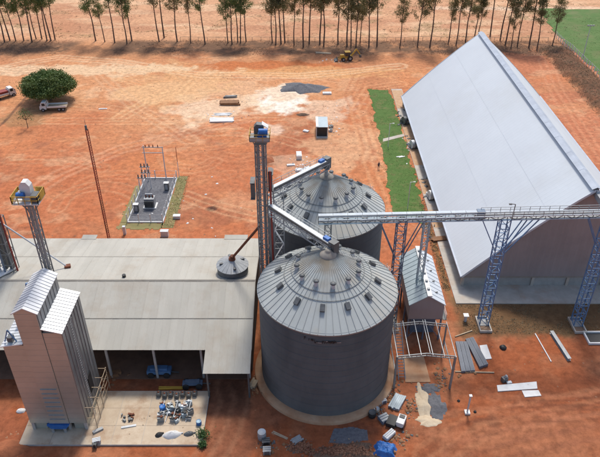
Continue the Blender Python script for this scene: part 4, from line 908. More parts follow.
mound('sand_pile', 'pale sand spilled in a streak below the loading ramp', 'sand pile', 423, 403, 1.1, 3.4, .3, 'sand', 8, .8)
mound('sand_pile', 'pale round end of spilled sand nearest the camera', 'sand pile', 428, 421, 1.7, 1.0, .25, 'sand', 9, .8)
mound('gravel_pile', 'dark grey gravel patch at the foot of the loading ramp', 'gravel pile', 429, 389, 1.9, 1.1, .2, 'gravel_grey', 12, 1.4)
mound('gravel_pile', 'dark grey gravel tongue right of the pale spilled sand', 'gravel pile', 437, 407, 1.2, 2.4, .2, 'gravel_grey', 13, 1.4)
mound('rubble_pile', 'brown broken rubble heap at the bottom edge before the nearer silo', 'rubble', 346, 453, 4.2, 1.5, .12, 'rubble', 15, 1.2)
mound('rubble_pile', 'small rubble heap near the drum before the nearer silo', 'rubble', 298, 449, 1.3, .8, .15, 'rubble', 16, 1.2)
mound('soil_heap', 'low soil heap at bottom left beside the dryer pad', 'soil heap', 8, 449, 2.4, 1.4, .6, 'soil_heap', 18)
ragged_sheet('wet_patch', 'gravel_grey', [at(*p) for p in ((328, 443), (346, 445), (368, 441), (366, 430), (350, 428), (333, 429))], .02, .12, .5)
def boards(name, lab, cat, px, py, n, L_, wd, th, rz, m, lay=1, jit=.0, z=None, part='board', gap=1.06):
    x0, y0 = at(px, py); z = gzs(x0, y0) if z is None else z; t = thing(name, lab, cat, (x0, y0, z), rz); c = random.Random(px * 7 + py)
    for j in range(lay):
        for i in range(n):
            b = MB(); b.cbox(c.uniform(-jit, jit), (i - (n - 1) / 2) * wd * gap, j * th * 1.02 - (.05 if j == 0 else 0), L_ * c.uniform(.94, 1), wd, th + (.05 if j == 0 else 0), c.uniform(-jit, jit) * .15); b.build(part, m, t, local=True)
    return t
boards('timber_stack', 'stack of brown timber beams on pale soil in the upper yard', 'timber', 230, 104, 4, 5.2, .5, .35, .05, 'wood', 2, .3)
boards('timber_stack', 'short grey timber bundle behind the brown beams', 'timber', 230, 97.5, 3, 3.4, .25, .25, .12, 'steel_grey', 2, .4)
boards('panel_stack', 'stack of white panels with dark spacers nearer than the brown beams', 'panels', 222, 121, 4, 6.2, .55, .16, .03, 'white_paint', 2, .3)
boards('panel_stack', 'rack of thin white bars just above the white panel stack', 'panels', 222, 114.5, 5, 4.5, .3, .12, .08, 'galv_light', 1, .5)
for i, (px, py, sx, sy, h, rz, lab) in enumerate(((299, 157, 1.2, 2.4, 1.0, .05, 'upright white crate beyond the farther silo'), (291, 165, 1.8, .7, .3, .1, 'flat white slab left of the crates beyond the farther silo'), (300, 170, 2.0, 1.2, .5, -.1, 'white slab nearest the conveyor beyond the farther silo'), (307, 168, 1.2, .9, .4, .3, 'small white slab right of the others beyond the farther silo'), (306, 131, 1.4, .9, .4, -.5, 'tilted white board left of the small cabin'), (327, 94, 2.4, 1.3, .5, .02, 'small white box between gravel heap and cabin'), (103, 109, 2.2, .5, .2, .1, 'white sheet scraps lying right of the flatbed truck'))):
    x, y = at(px, py); z = gzs(x, y); t = thing('white_block', lab, 'slab', (x, y, z), rz); MB().cbox(0, 0, -.1, sx, sy, h).build('block', 'white_paint', t, local=True); MB().cbox(0, 0, h - .1, sx * .8, sy * .8, .05).build('top_face', 'galv_light', t, local=True)
def cabin():
    x0, y0 = at(322, 137); z = gzs(x0, y0 + 3); t = thing('site_cabin', 'small site cabin with white roof edge and dark open front', 'cabin', (x0, y0, z)); w2 = 1.35
    MB().box(x0 - w2, x0 + w2, y0 + .6, y0 + 6, z - .3, z + 2.5).build('body', 'steel_grey', t); MB().box(x0 - w2 - .1, x0 + w2 + .1, y0 + .2, y0 + 6.2, z + 2.5, z + 2.62).build('roof', 'hut_left', t); MB().box(x0 - w2 - .12, x0 - w2 + .45, y0 + .25, y0 + 6.15, z + 2.63, z + 2.7).build('roof_edge', 'white_paint', t)
    MB().box(x0 - w2 + .15, x0 + w2 - .15, y0 + .5, y0 + .62, z - .1, z + 2.3).build('doorway', 'black', t); MB().box(x0 - w2, x0 + w2, y0 - .6, y0 + .45, z - .3, z + .1).build('step', 'concrete', t)
    for s in (-1, 1): MB().box(x0 + s * w2 - .06, x0 + s * w2 + .06, y0 + .25, y0 + .37, z - .1, z + 2.5).build('door_post', 'white_paint', t)
    for i, (dx, dy, lab) in enumerate(((2.2, 3.2, 'white scrap box right of the cabin'), (2.4, 5.3, 'grey scrap box behind the cabin right corner'), (-.2, 8.2, 'pale pallet behind the cabin'))):
        b = thing('scrap_box', lab, 'box', (x0 + dx, y0 + dy, gzs(x0 + dx, y0 + dy)), .2 * i); MB().cbox(0, 0, -.1, 1.0, .8, .6).build('case', ('white_paint', 'galv', 'plank')[i], b, local=True); MB().cbox(.1, 0, .5, .6, .9, .1, .3).build('lid', 'galv_dark', b, local=True)
cabin()

# sheets, beams and poles on the right
def sheet_stack(name, lab, poly, n, z, m, ribs=True):
    P = [Vector((*at(*p), 0)) for p in poly]; c = sum(P, Vector()) / 4; t = thing(name, lab, 'metal sheets', (c.x, c.y, 0))
    a, b, d, e = P; u = (b - a) / n
    for i in range(n):
        q = [a + u * (i + .04), a + u * (i + .96), e + (d - e) / n * (i + .96), e + (d - e) / n * (i + .04)]; mb = MB(); mb.prismz([(p.x, p.y) for p in q], z * .0 - .02, z)
        if ribs:
            for f in (.25, .5, .75): mb.bar(q[0].lerp(q[1], f) + Vector((0, 0, z + .02)), q[3].lerp(q[2], f) + Vector((0, 0, z + .02)), .08, .05)
        mb.build('sheet', m, t)
    return t
sheet_stack('roof_sheet_stack', 'blue grey ribbed roofing sheets stacked right of the portal frame', [(461, 373), (475, 372), (467, 343), (455, 343)], 3, .35, 'blue_grey_sheet')
sheet_stack('roof_sheet_stack', 'second blue grey sheet stack, slimmer, beside the white square sheet', [(479, 369), (488, 366), (473, 339), (465, 341)], 2, .45, 'blue_grey_sheet')
sheet_stack('white_sheet', 'square white sheet right of the blue grey sheet stacks', [(483, 360), (492, 359), (487, 345), (479, 346)], 1, .12, 'white_paint', False)
sheet_stack('white_sheet', 'long white sheet lying on red earth at lower right', [(496, 392), (539, 389), (538, 382), (495, 386)], 1, .14, 'white_paint', False)
sheet_stack('white_sheet', 'short white sheet lying below the long one at lower right', [(524, 397.5), (542, 396), (539, 390.5), (521, 391)], 1, .1, 'white_paint', False)
def beam(lab, a, b, wd, h, m, name='steel_beam'):
    p = Vector((*at(*a), h / 2)); q = Vector((*at(*b), h / 2)); t = thing(name, lab, 'beam', tuple(p)); d = (q - p).normalized(); up = Vector((0, 0, 1))
    MB().bar(p + up * (h / 2 - .03), q + up * (h / 2 - .03), wd, .06).build('top_flange', m, t); MB().bar(p - up * (h / 2 - .03), q - up * (h / 2 - .03), wd, .06).build('bottom_flange', m, t); MB().bar(p, q, wd * .3, h - .12).build('web', m, t)
beam('thick grey steel beam lying diagonally near the right edge', (551, 333), (569, 361), .55, .5, 'galv')
beam('thin pale steel rod lying left of the thick grey beam', (535, 334), (551, 362), .14, .14, 'galv_light', 'steel_rod')
beam('wooden pole lying above the sheet stacks', (455, 337), (472, 331), .16, .16, 'plank', 'wood_pole')
beam('wooden pole under the near end of the sheet stacks', (455, 372), (494, 373), .16, .16, 'plank', 'wood_pole')
def kerb_pit():
    t = thing('inspection_pit', 'white kerbed dark pit cut by the right edge', 'pit', (45.6, 72.2, 0)); x0, x1, y0, y1 = 43.9, 48.5, 71.2, 73.9; k = MB()
    k.box(x0, x1, y0, y0 + .22, -.2, .35); k.box(x0, x1, y1 - .22, y1, -.2, .35); k.build('kerb', 'white_paint', t); MB().box(x0, x0 + .22, y0 + .221, y1 - .221, -.2, .35).build('kerb', 'white_paint', t); MB().box(x0 + .23, x1, y0 + .23, y1 - .23, -.2, .06).build('pit_floor', 'black', t)
kerb_pit()
def stub_pole(px, py, h, lab, r=.12, base=True):
    x, y = at(px, py); z = gzs(x, y); t = thing('pole', lab, 'pole', (x, y, z)); MB().tube((x, y, z - .2), (x, y, z + h), r, 10).build('shaft', 'galv_light', t)
    if base: MB().cbox(x, y, z - .2, .7, .7, .5).build('base', 'white_paint', t)
    MB().cbox(x, y, z + h, r * 3.2, r * 3.2, .1).build('cap', 'white_paint', t)
stub_pole(467, 413, 3.4, 'short pale pole with block base on red earth at lower right')
stub_pole(465, 321, 1.2, 'short pale stub left of the blue tower footing', .25, False)
for i, (px, py, s, lab) in enumerate(((503, 348, .9, 'black round lump on red earth right of the white square sheet'), (458.5, 401, .35, 'tiny dark lump left of the short pale pole'), (475, 412, .35, 'tiny dark lump right of the short pale pole'))):
    x, y = at(px, py); t = thing('tar_lump', lab, 'lump', (x, y, 0)); mb = MB(); mb.lathe([(.0, .55 * s), (.3 * s, .5 * s), (.55 * s, .3 * s), (.6 * s, .05), (.6 * s, -.1)], 9, (x, y, 0)); mb.v = [(a + random.uniform(-.06, .06), b + random.uniform(-.06, .06), c) for a, b, c in mb.v]; mb.build('lump', 'black', t)
x, y = at(504, 381); t = thing('grey_machine', 'small grey machine behind the long white sheet', 'machine', (x, y, 0)); MB().cbox(x, y, -.05, .8, .6, .8, .4).build('case', 'galv_dark', t); MB().tube((x, y, .7), (x + .2, y, 1.1), .2, 8).build('cap', 'galv', t); MB().cbox(x + .6, y - .4, -.05, .7, .4, .3, .2).build('tray', 'galv_light', t)

# ------------------------------------------------------------------ clutter by the nearer silo and on the pad
def crate(lab, px, py, sx, sy, h, rz, m, lid='galv', z=0.0, name='crate'):
    x, y = at(px, py, z); t = thing(name, lab, 'crate', (x, y, z), rz); MB().cbox(0, 0, -.03, sx, sy, h).build('case', m, t, local=True)
    for k in range(3): MB().cbox(0, (k - 1) * sy * .33, h - .02, sx * 1.03, sy * .24, .06).build('slat', lid, t, local=True)
    for s in (-1, 1): MB().cbox(s * sx * .4, -sy / 2 - .02, 0, .1, .05, h).build('batten', lid, t, local=True)
    return t
def drum(lab, px, py, r, h, m, z=0.0, lying=False, top='galv_light'):
    x, y = at(px, py, z); t = thing('drum', lab, 'drum', (x, y, z))
    if lying:
        MB().tube((x - h / 2, y, z + r - .02), (x + h / 2, y, z + r - .02), r, 16).build('shell', m, t); return t
    mb = MB(); mb.lathe([(r, -.05), (r, h * .33), (r * 1.05, h * .35), (r, h * .37), (r, h * .66), (r * 1.05, h * .68), (r, h * .7), (r, h)], 20, (x, y, z)); mb.build('shell', m, t)
    MB().lathe([(r * .98, h), (r * .9, h - .04), (0, h - .04)], 20, (x, y, z)).build('lid', top, t); return t
drum('upright silver tank standing before the nearer silo, bottom centre left', 262, 438, .55, 1.25, 'galv', 0, False, 'galv_light')
crate('open dark crate right of the silver tank', 266, 443, 1.0, .9, .6, .1, 'black', 'galv_dark'); crate('open dark crate at the bottom edge below the silver tank', 267, 452, 1.0, .9, .6, .05, 'galv_dark', 'galv')
boards('plank_pile', 'loose pale planks and scrap before the nearer silo', 'planks', 281, 436, 2, 2.4, .18, .08, -.5, 'plank', 1, .2); boards('plank_pile', 'heap of pale offcuts below the loose planks', 'planks', 297, 441, 4, 1.3, .22, .12, .6, 'galv', 3, .25)
boards('pipe_bundle', 'bundle of pale blue steel profiles lying right of the nearer silo', 'pipes', 397, 403, 6, 2.7, .24, .22, 1.05, 'hut_left', 2, .15, part='profile')
crate('small blue white crate between silo rim and pipe bundle', 383, 402, .8, .7, .5, .4, 'blue_grey_sheet', 'galv_light'); drum('dark drum beside the silo rim', 372, 416, .5, .8, 'black', 0, False, 'galv_dark'); drum('pale drum lid up beside the dark drum', 376.5, 411, .4, .55, 'sand')
crate('grey blue crate of fittings left of the white tank cart', 384, 420, 1.3, 1.2, .6, .5, 'blue_steel', 'galv'); crate('low dark toolbox against the silo rim', 357, 417, 1.4, .6, .4, .2, 'galv_dark', 'black')
def tank_cart():
    x, y = at(400, 426); t = thing('tank_cart', 'white cart with dark window beside a dark load, right of the nearer silo', 'cart', (x, y, 0), 1.15)
    MB().cbox(.35, 0, .25, 1.6, 1.0, .8).build('body', 'white_paint', t, local=True); MB().cbox(.75, 0, 1.051, .5, .7, .1).build('window', 'glass', t, local=True); MB().cbox(-.0, 1.15, .1, 1.7, 1.2, .6).build('load', 'black', t, local=True)
    MB().cbox(.2, .6, .12, 1.9, .16, .14).build('drawbar', 'galv_dark', t, local=True)
    for a, b in ((-.25, -.45), (.95, -.45), (-.25, .45), (.95, .45)): MB().tube((a, b - .08, .25), (a, b + .08, .25), .27, 12).build('wheel', 'rubber', t, local=True)
tank_cart()
crate('long white chest with dark lid above the blue tarpaulin', 389, 436, 1.7, .8, .5, .75, 'white_paint', 'galv_light')
def tarp():
    x, y = at(385, 450); t = thing('tarpaulin', 'crumpled bright blue tarpaulin over a load at the bottom edge', 'tarpaulin', (x, y, 0)); n = 44; V = []; F = []
    for j in range(n + 1):
        for i in range(n + 1):
            u, v = i / n - .5, j / n - .5; d = max(abs(u), abs(v)) * 2; h = .72 * (1 - sstep(.62, 1.0, np.array(d))) + (.5 * (float(fbm(np.array(u * 9), np.array(v * 9), 2.2, 77)) - .5) + .22 * (abs(float(fbm(np.array(u * 14 + v * 5), np.array(v * 6 - u * 3), 1.6, 79)) - .5) * 2 - .3)) * (1 - float(sstep(.8, 1.0, np.array(d)))); V.append((x + u * 2.7 * (1 + .12 * math.sin(v * 11)) + v * .6, y + v * 2.2 - u * .6, max(.03, float(h)) - (.06 if d > .98 else 0)))
    for j in range(n):
        for i in range(n): a = j * (n + 1) + i; F.append((a, a + 1, a + n + 2, a + n + 1))
    mb = MB(); mb.add(V, F, True); mb.build('cover', 'bright_blue', t)
tarp()
ZP = .27
def bundle_rack():
    x, y = at(177, 413, ZP); t = thing('parts_rack', 'jumbled stack of grey machine parts and frames on the concrete pad', 'machine parts', (x, y, ZP)); c = random.Random(8)
    for i in range(4):
        for k in range(5):
            cx = x - 1.9 + i * 1.1 + c.uniform(-.5, .5); cy = y + 1.1 - k * .55 + c.uniform(-.35, .35); h = c.uniform(.2, .85); rz = c.uniform(-1.0, 1.0)
            MB().cbox(cx, cy, ZP - .02, c.uniform(.5, 1.0), c.uniform(.3, .5), h, rz).build('bundle', c.choice(('galv', 'galv_light', 'steel_grey', 'galv_dark', 'hut_left')), t)
            f = MB(); f.tube((cx - .4, cy, ZP + h + .05), (cx + .4, cy + c.uniform(-.2, .2), ZP + h + .1), .07, 6); f.cbox(cx + c.uniform(-.2, .2), cy, ZP + h - .03, .3, .3, .2, rz * 3); f.build('fitting', c.choice(('galv_dark', 'galv_light', 'black', 'rust')), t)
    for k in range(5): MB().bar((x - 2.2 + k * .9, y - 1.5, ZP + .08), (x - 1.8 + k * .9, y + 1.4, ZP + .9), .08).build('frame_bar', 'galv_light', t)
bundle_rack()
drum('blue drum left of the bundled machine parts', 163, 410, .42, .8, 'bright_blue', ZP, False, 'bright_blue'); drum('small blue drum right of the bundled machine parts', 199, 424, .35, .6, 'bright_blue', ZP, False, 'pale_blue')
for i in range(7):
    px = 159 + i * 6; py = 395.5 + (0, 1.2, .3, 1.6, .1, 1.0, -.4)[i]; x, y = at(px, py, ZP); t = thing('motor_unit', 'dark motor unit in the row behind the bundled parts, %s from the left' % ('first', 'second', 'third', 'fourth', 'fifth', 'sixth', 'seventh')[i], 'motor', (x, y, ZP), 0, 'row of motor units on the pad'); MB().tube((x, y - .35, ZP + .34), (x, y + .35, ZP + .34), .33, 12).build('housing', 'galv_dark', t); MB().cbox(x, y, ZP - .02, .5, .6, .14).build('foot', 'black', t); MB().cbox(x, y, ZP + .62, .25, .25, .14).build('terminal_box', 'rust', t)
def sack(lab, px, py, sx, sy, h, m, z, rz=0, sd=1):
    x, y = at(px, py, z); t = thing('sack', lab, 'sack', (x, y, z), rz); c = random.Random(sd); V = []; F = []; n = 16; rr = 6
    for j in range(rr + 1):
        f = j / rr
        for i in range(n): a = 2 * math.pi * i / n; e = 1 + c.uniform(-.12, .12) * f; V.append((sx / 2 * f * e * math.cos(a), sy / 2 * f * e * math.sin(a), h * (1 - f ** 2.2) * (1 + c.uniform(-.12, .12)) - (.04 if j == rr else 0)))
    for j in range(rr):
        for i in range(n): F.append((j * n + i, (j + 1) * n + i, (j + 1) * n + (i + 1) % n, j * n + (i + 1) % n))
    mb = MB(); mb.add(V, F, True); mb.build('bag', m, t, local=True); MB().tube((sx * .42, 0, .05), (sx * .58, 0, .12), .1, 6).build('tied_end', m, t, local=True)
sack('large crumpled white bag on the near edge of the pad', 172, 435, 2.5, 1.3, .6, 'white_paint', ZP, .2, 3); sack('black bag left of the large white bag', 159, 435, 1.1, .8, .4, 'black', ZP, .5, 4); sack('dark grey bag right of the large white bag', 189, 434, 1.5, .8, .4, 'galv_dark', ZP, .2, 5); sack('small white bag on red soil left of the dryer foot', 21, 411, 1.4, .9, .35, 'white_paint', 0, .1, 6)
def scrap():
    x, y = at(128, 418, ZP); t = thing('scrap_heap', 'small heap of dark scrap fittings in the middle of the pad', 'scrap', (x, y, ZP)); c = random.Random(3)
    for k in range(12): dx, dy = c.uniform(-.9, .9), c.uniform(-.55, .55); MB().cbox(x + dx, y + dy, ZP - .02, c.uniform(.2, .5), c.uniform(.1, .3), c.uniform(.15, .4), c.uniform(0, 3)).build('scrap_piece', ('galv_dark', 'steel_grey', 'rust')[k % 3], t)
scrap()
boards('profile_pair', 'pale steel profile lying below the scrap heap on the pad', 'steel profile', 129, 428, 2, 2.0, .14, .12, .22, 'galv_light', 1, .1, ZP); boards('profile_pair', 'grey trolley bar at the dryer right foot', 'steel profile', 99, 432, 2, 1.4, .2, .25, .6, 'galv', 1, .1, ZP)
crate('grey toolbox on the near left corner of the pad', 97, 442, 1.0, .7, .5, .3, 'galv', 'galv_light', ZP); crate('small dark crate at the pad near edge below the toolbox', 95, 446.5, .5, .4, .5, .1, 'black', 'galv_dark', ZP)
def plant(lab, px, py, r, h, z):
    x, y = at(px, py, z); t = thing('leafy_plant', lab, 'plant', (x, y, z)); P = rng.normal(size=(420, 3)) * np.array([r * .5, r * .5, h * .3]) + np.array([0, 0, h * .55]); P[:, 2] = np.abs(P[:, 2]); V, F = leaf_quads(P, .28, .1, .5); o = link('foliage', raw_mesh('foliage', V, F, 'leaf_small'), t)
    s = MB()
    for k in range(6): a = k * 1.05; s.bar((0, 0, -.1), (math.cos(a) * r * .5, math.sin(a) * r * .5, h * .8), .04)
    s.build('stem', 'bark', t, local=True)
plant('bright green weed bush at the pad right corner', 203, 437, .8, 1.2, 0)
plant('small green weed tuft below the bush at the pad corner', 203, 446, .45, .6, 0)
def barn_machine(lab, px, py, L_, wd, h, m, rz=0):
    x, y = at(px, py, .06); t = thing('farm_machine', lab, 'machine', (x, y, .06), rz); MB().cbox(0, 0, .5, L_, wd, h).build('body', m, t, local=True); MB().cbox(0, 0, .5 + h, L_ * .7, wd * .6, .35).build('hood', m, t, local=True); MB().bar((L_ / 2, 0, .5), (L_ / 2 + 1.1, 0, .35), .12).build('drawbar', 'galv_dark', t, local=True)
    for a in (-.33, .33):
        for b in (-1, 1): MB().tube((L_ * a, b * wd * .5, .42), (L_ * a, b * (wd * .5 + .25), .42), .45, 14).build('wheel', 'rubber', t, local=True)
barn_machine('blue farm machine parked under the barn eave', 160, 374, 3.4, 1.2, .6, 'blue_paint'); barn_machine('blue trailer at the edge of the barn eave by the pad', 193, 386, 2.8, .9, .25, 'blue_steel', .05)
boards('plank_pile', 'yellowish planks along the back edge of the pad', 'planks', 172, 388.5, 2, 4.0, .25, .12, .02, 'yellow', 1, .2, .06)
boards('plank_pile', 'brown timbers in the dark under the barn left of the blue machine', 'planks', 112, 376, 3, 2.2, .3, .25, .3, 'wood', 2, .3, .06)
boards('plank_pile', 'scrap boards by the barn corner beside the silo rim', 'planks', 254, 385, 3, 1.4, .3, .3, 1.2, 'plank', 2, .2)

# ------------------------------------------------------------------ strip beside the long shed
def fan(lab, px, py, rz, m):
    x, y = at(px, py, .17); t = thing('aeration_fan', lab, 'fan', (x, y, .17), rz, 'aeration fans along the long shed'); c = MB(); c.tube((-.35, 0, 1.0), (.35, 0, 1.0), 1.0, 18); c.box(-.35, .35, -.2, 1.6, .02, .8); c.build('housing', m, t, local=True); MB().tube((.351, 0, 1.0), (.5, 0, 1.0), .5, 14).build('inlet', 'black', t, local=True); MB().tube((.5, 0, 1.0), (1.3, 0, 1.0), .35, 12).build('motor', 'galv_dark', t, local=True); MB().cbox(.5, 0, 0, 1.9, 1.2, .15).build('base', 'galv_dark', t, local=True)
fan('dark aeration fan nearest the far end of the long shed', 404, 124, .4, 'galv_dark'); fan('white topped aeration fan midway along the long shed', 412, 148, .3, 'galv_light'); fan('aeration fan nearest the overhead conveyor beside the long shed', 430, 199, .2, 'white_paint')
boards('plank_pile', 'weathered planks on the path under the overhead conveyor', 'planks', 438, 240, 4, 2.6, .3, .12, .2, 'wood', 2, .3, .17)
for px, py, h, lab in ((388, 147, 6.0, 'thin pale lamp pole standing on the far part of the grass strip'), (407.5, 209, 6.2, 'thin pale lamp pole on the grass strip near the overhead conveyor')):
    x, y = at(px, py); t = thing('lamp_post', lab, 'lamp', (x, y, 0)); MB().tube((x, y, 0), (x, y, h), .07, 8).build('pole', 'galv_light', t); MB().bar((x, y, h), (x + .7, y, h + .1), .07).build('arm', 'galv_light', t); MB().cbox(x + .8, y, h + .04, .45, .2, .1).build('lamp_head', 'white_paint', t)
slab('garden_path', [(at(383, 142)[0], at(383, 142)[1]), (at(383, 139)[0], at(383, 139)[1]), (25.4, at(400, 134)[1]), (25.4, at(400, 136.5)[1])], -.2, .09, 'concrete')
x, y = at(401, 157); boards('white_bracket', 'white cross shaped fitting lying on the grass strip', 'fitting', 401, 157, 2, 1.6, .3, .12, .3, 'white_paint', 1, .4, .03)

# ------------------------------------------------------------------ vehicles
def wheel(t, x, y, z, r, wd):
    o = MB().tube((x, y - wd / 2, z), (x, y + wd / 2, z), r, 16).build('wheel', 'rubber', t, local=True); MB().tube((x, y - wd / 2 - .02, z), (x, y + wd / 2 + .02, z), r * .5, 10).build('rim', 'galv', o, local=True)
def truck(lab, px, py, rz, bed_m, cargo=None):
    x, y = at(px, py); z = gzs(x, y); t = thing('flatbed_truck', lab, 'truck', (x, y, z), rz, 'flatbed trucks by the round tree')
    MB().box(-3.1, 3.2, -.4, .4, .65, .9).build('chassis', 'galv_dark', t, local=True)
    c = MB(); c.prism([(-3.5, .6), (-1.8, .6), (-1.8, 2.5), (-2.9, 2.5), (-3.45, 1.6)], -1.05, 1.05); c.build('cab', 'white_paint', t, local=True)
    c = MB(); c.hexa([(-3.47, -.9, 1.66), (-3.47, .9, 1.66), (-3.43, .9, 1.66), (-3.43, -.9, 1.66), (-2.99, -.9, 2.4), (-2.99, .9, 2.4), (-2.95, .9, 2.4), (-2.95, -.9, 2.4)]); c.build('windscreen', 'glass', t, local=True)
    for s in (-1, 1): MB().box(-2.8, -2.0, s * 1.06 - .01, s * 1.06 + .01, 1.6, 2.3).build('side_window', 'glass', t, local=True)
    MB().box(-3.6, -3.48, -1.0, 1.0, .45, .8).build('bumper', 'galv_dark', t, local=True)
    for s in (-1, 1): MB().box(-3.52, -3.46, s * .75 - .15, s * .75 + .15, .85, 1.1).build('headlight', 'galv_light', t, local=True); MB().box(-3.3, -3.2, s * 1.25 - .1, s * 1.25 + .1, 1.7, 2.1).build('mirror', 'black', t, local=True)
    for k in range(8): MB().box(-1.58 + k * .61, -1.0 + k * .61, -1.12, 1.12, 1.101, 1.13).build('bed_plank', bed_m, t, local=True)
    b = MB(); b.box(-1.6, 3.3, -1.15, 1.15, .95, 1.1); b.build('flatbed', bed_m, t, local=True)
    for s in (-1, 1): MB().box(-1.6, 3.3, s * 1.15 - .03, s * 1.15 + .03, 1.101, 1.5).build('side_board', 'white_paint', t, local=True)
    MB().box(-1.64, -1.58, -1.1, 1.1, 1.101, 2.2).build('headboard', 'white_paint', t, local=True)
    if cargo: MB().box(-1.4, 3.1, -1.0, 1.0, 1.101, 2.0).build('cargo', cargo, t, local=True)
    for a in (-2.7, 1.4, 2.4):
        for s in (-1, 1): wheel(t, a, s * .95, .47, .47, .32)
truck('white flatbed truck parked in the shade below the round tree', 55, 110, .10, 'plank'); truck('truck with red cargo cut by the left edge, beside the round tree', 3, 98, .75 + math.pi, 'steel_grey', 'red_paint')
def backhoe():
    x, y = at(347, 60); z = gzs(x, y); t = thing('backhoe_loader', 'yellow excavator working in front of the tree row', 'excavator', (x, y, z), .15)
    MB().box(-1.6, 1.5, -.6, .6, .8, 1.5).build('chassis', 'yellow', t, local=True); MB().box(-2.2, -1.0, -.5, .5, 1.2, 1.9).build('engine_hood', 'yellow', t, local=True)
    MB().box(-.7, .8, -.75, .75, 1.5, 2.7).build('cab', 'glass', t, local=True); MB().box(-.8, .9, -.85, .85, 2.7, 2.85).build('cab_roof', 'yellow', t, local=True)
    b = MB(); b.bar((1.3, 0, 1.4), (2.9, 0, 3.4), .3, .4); b.bar((2.9, 0, 3.4), (4.1, 0, 1.6), .25, .32); b.build('boom', 'yellow', t, local=True); MB().prism([(3.7, 1.7), (4.4, 1.5), (4.5, .8), (3.9, .7)], -.4, .4).build('digger_bucket', 'galv_dark', t, local=True)
    b = MB(); b.bar((-1.6, .6, 1.2), (-3.2, .6, .7), .16, .25); b.bar((-1.6, -.6, 1.2), (-3.2, -.6, .7), .16, .25); b.build('loader_arm', 'yellow', t, local=True); MB().prism([(-3.1, .1), (-4.0, .1), (-4.0, .3), (-3.3, .5), (-3.1, 1.1)], -1.1, 1.1).build('loader_bucket', 'galv_dark', t, local=True)
    for a, r in ((-1.3, .55), (.8, .8)):
        for s in (-1, 1): wheel(t, a, s * .85, r, r, .4)
backhoe()
boards('plank_pile', 'pale planks lying left of the yellow excavator', 'planks', 324, 53, 3, 5.0, .4, .2, -.15, 'plank', 1, .5)

# ------------------------------------------------------------------ person
def person():
    x, y = at(378.5, 169); t = thing('person', 'person in dark clothes standing on the orange track by the grass strip', 'person', (x, y, gzs(x, y)), .4)
    V = [(0, 0, .95), (0, 0, 1.15), (0, .01, 1.38), (0, 0, 1.50), (0, -.02, 1.62), (0, -.02, 1.74), (.1, 0, .92), (.13, -.03, .5), (.13, .06, .08), (.13, -.1, .03), (-.1, 0, .92), (-.12, .05, .5), (-.12, .14, .09), (-.12, -.02, .03), (.19, 0, 1.40), (.27, .03, 1.13), (.27, -.08, .9), (.26, -.12, .8), (-.19, 0, 1.40), (-.27, .03, 1.13), (-.26, -.1, .92), (-.25, -.15, .82)]
    E_ = [(0, 1), (1, 2), (2, 3), (3, 4), (4, 5), (0, 6), (6, 7), (7, 8), (8, 9), (0, 10), (10, 11), (11, 12), (12, 13), (2, 14), (14, 15), (15, 16), (16, 17), (2, 18), (18, 19), (19, 20), (20, 21)]
    rad = [.15, .13, .16, .06, .095, .08, .1, .07, .05, .04, .1, .07, .05, .04, .07, .05, .04, .035, .07, .05, .04, .035]
    me = bpy.data.meshes.new('body'); me.from_pydata(V, E_, []); me.materials.append(M['cloth']); o = link('body', me, t)
    sk = o.modifiers.new('skin', 'SKIN')
    if not me.skin_vertices: 
        bpy.context.view_layer.objects.active = o; bpy.ops.mesh.customdata_skin_add()
    for i, sv_ in enumerate(me.skin_vertices[0].data): sv_.radius = (rad[i], rad[i]); sv_.use_root = (i == 0)
    sb = o.modifiers.new('sub', 'SUBSURF'); sb.levels = 1; sb.render_levels = 2
    h = MB(); h.lathe([(.0, 1.85), (.07, 1.83), (.105, 1.75), (.10, 1.68)], 12, (0, -.015, 0)); h.build('hair', 'black', t, local=True)
    f = MB(); f.lathe([(.0, 1.53), (.06, 1.54), (.09, 1.62), (.095, 1.70), (.0, 1.76)], 12, (0, -.035, 0)); f.build('face', 'skin', t, local=True)
person()

# ------------------------------------------------------------------ fences and field lamp
def white_fence():
    t = thing('post_fence', 'white post fence along the green field at top right', 'fence', (86.6, 190, 0)); mb = MB()
    for y in np.arange(150, 219, 2.1):
        z = gzs(86.8, y); MB().box(86.7, 86.9, y - .1, y + .1, z - .3, z + 1.9).build('fence_post', 'white_paint', t); MB().bar((86.8, y, z + 1.85), (86.5, y, z + 2.25), .13).build('post_arm', 'white_paint', t)
        z2 = gzs(86.8, y + 2.1)
        for h in (.5, 1.0, 1.5, 2.0): mb.bar((86.8, y, z + h), (86.8, y + 2.1, z2 + h), .03)
    mb.build('fence_wire', 'galv', t, 'stuff')
white_fence()
def row_fence():
    t = thing('wire_fence', 'pale wire fence running behind the tree row', 'fence', (0, 214, 0)); mb = MB(); xs = np.arange(-40, 86, 3.0)
    for x in xs: z = gzs(x, 214); MB().box(x - .06, x + .06, 213.94, 214.06, z - .2, z + 1.35).build('fence_post', 'plank', t)
    for a, b in zip(xs[:-1], xs[1:]):
        for h, r in ((1.3, .10), (.8, .04)): mb.bar((a, 214, gzs(a, 214) + h), (b, 214, gzs(b, 214) + h), r)
    mb.build('fence_rail', 'plank', t, 'stuff')
row_fence()
def field_lamp():
    x, y = at(583, 56.5); t = thing('lamp_post', 'tall pale floodlight pole in the green field', 'lamp', (x, y, 0)); MB().tube((x, y, -.2), (x, y, 9.6), .16, 10, .09).build('pole', 'galv_light', t); MB().bar((x - 1.0, y, 9.6), (x + 1.0, y, 9.6), .14).build('crossarm', 'galv_light', t)
    for s in (-.8, 0, .8): MB().cbox(x + s, y - .15, 9.65, .55, .35, .3).build('floodlight', 'galv', t)
field_lamp()

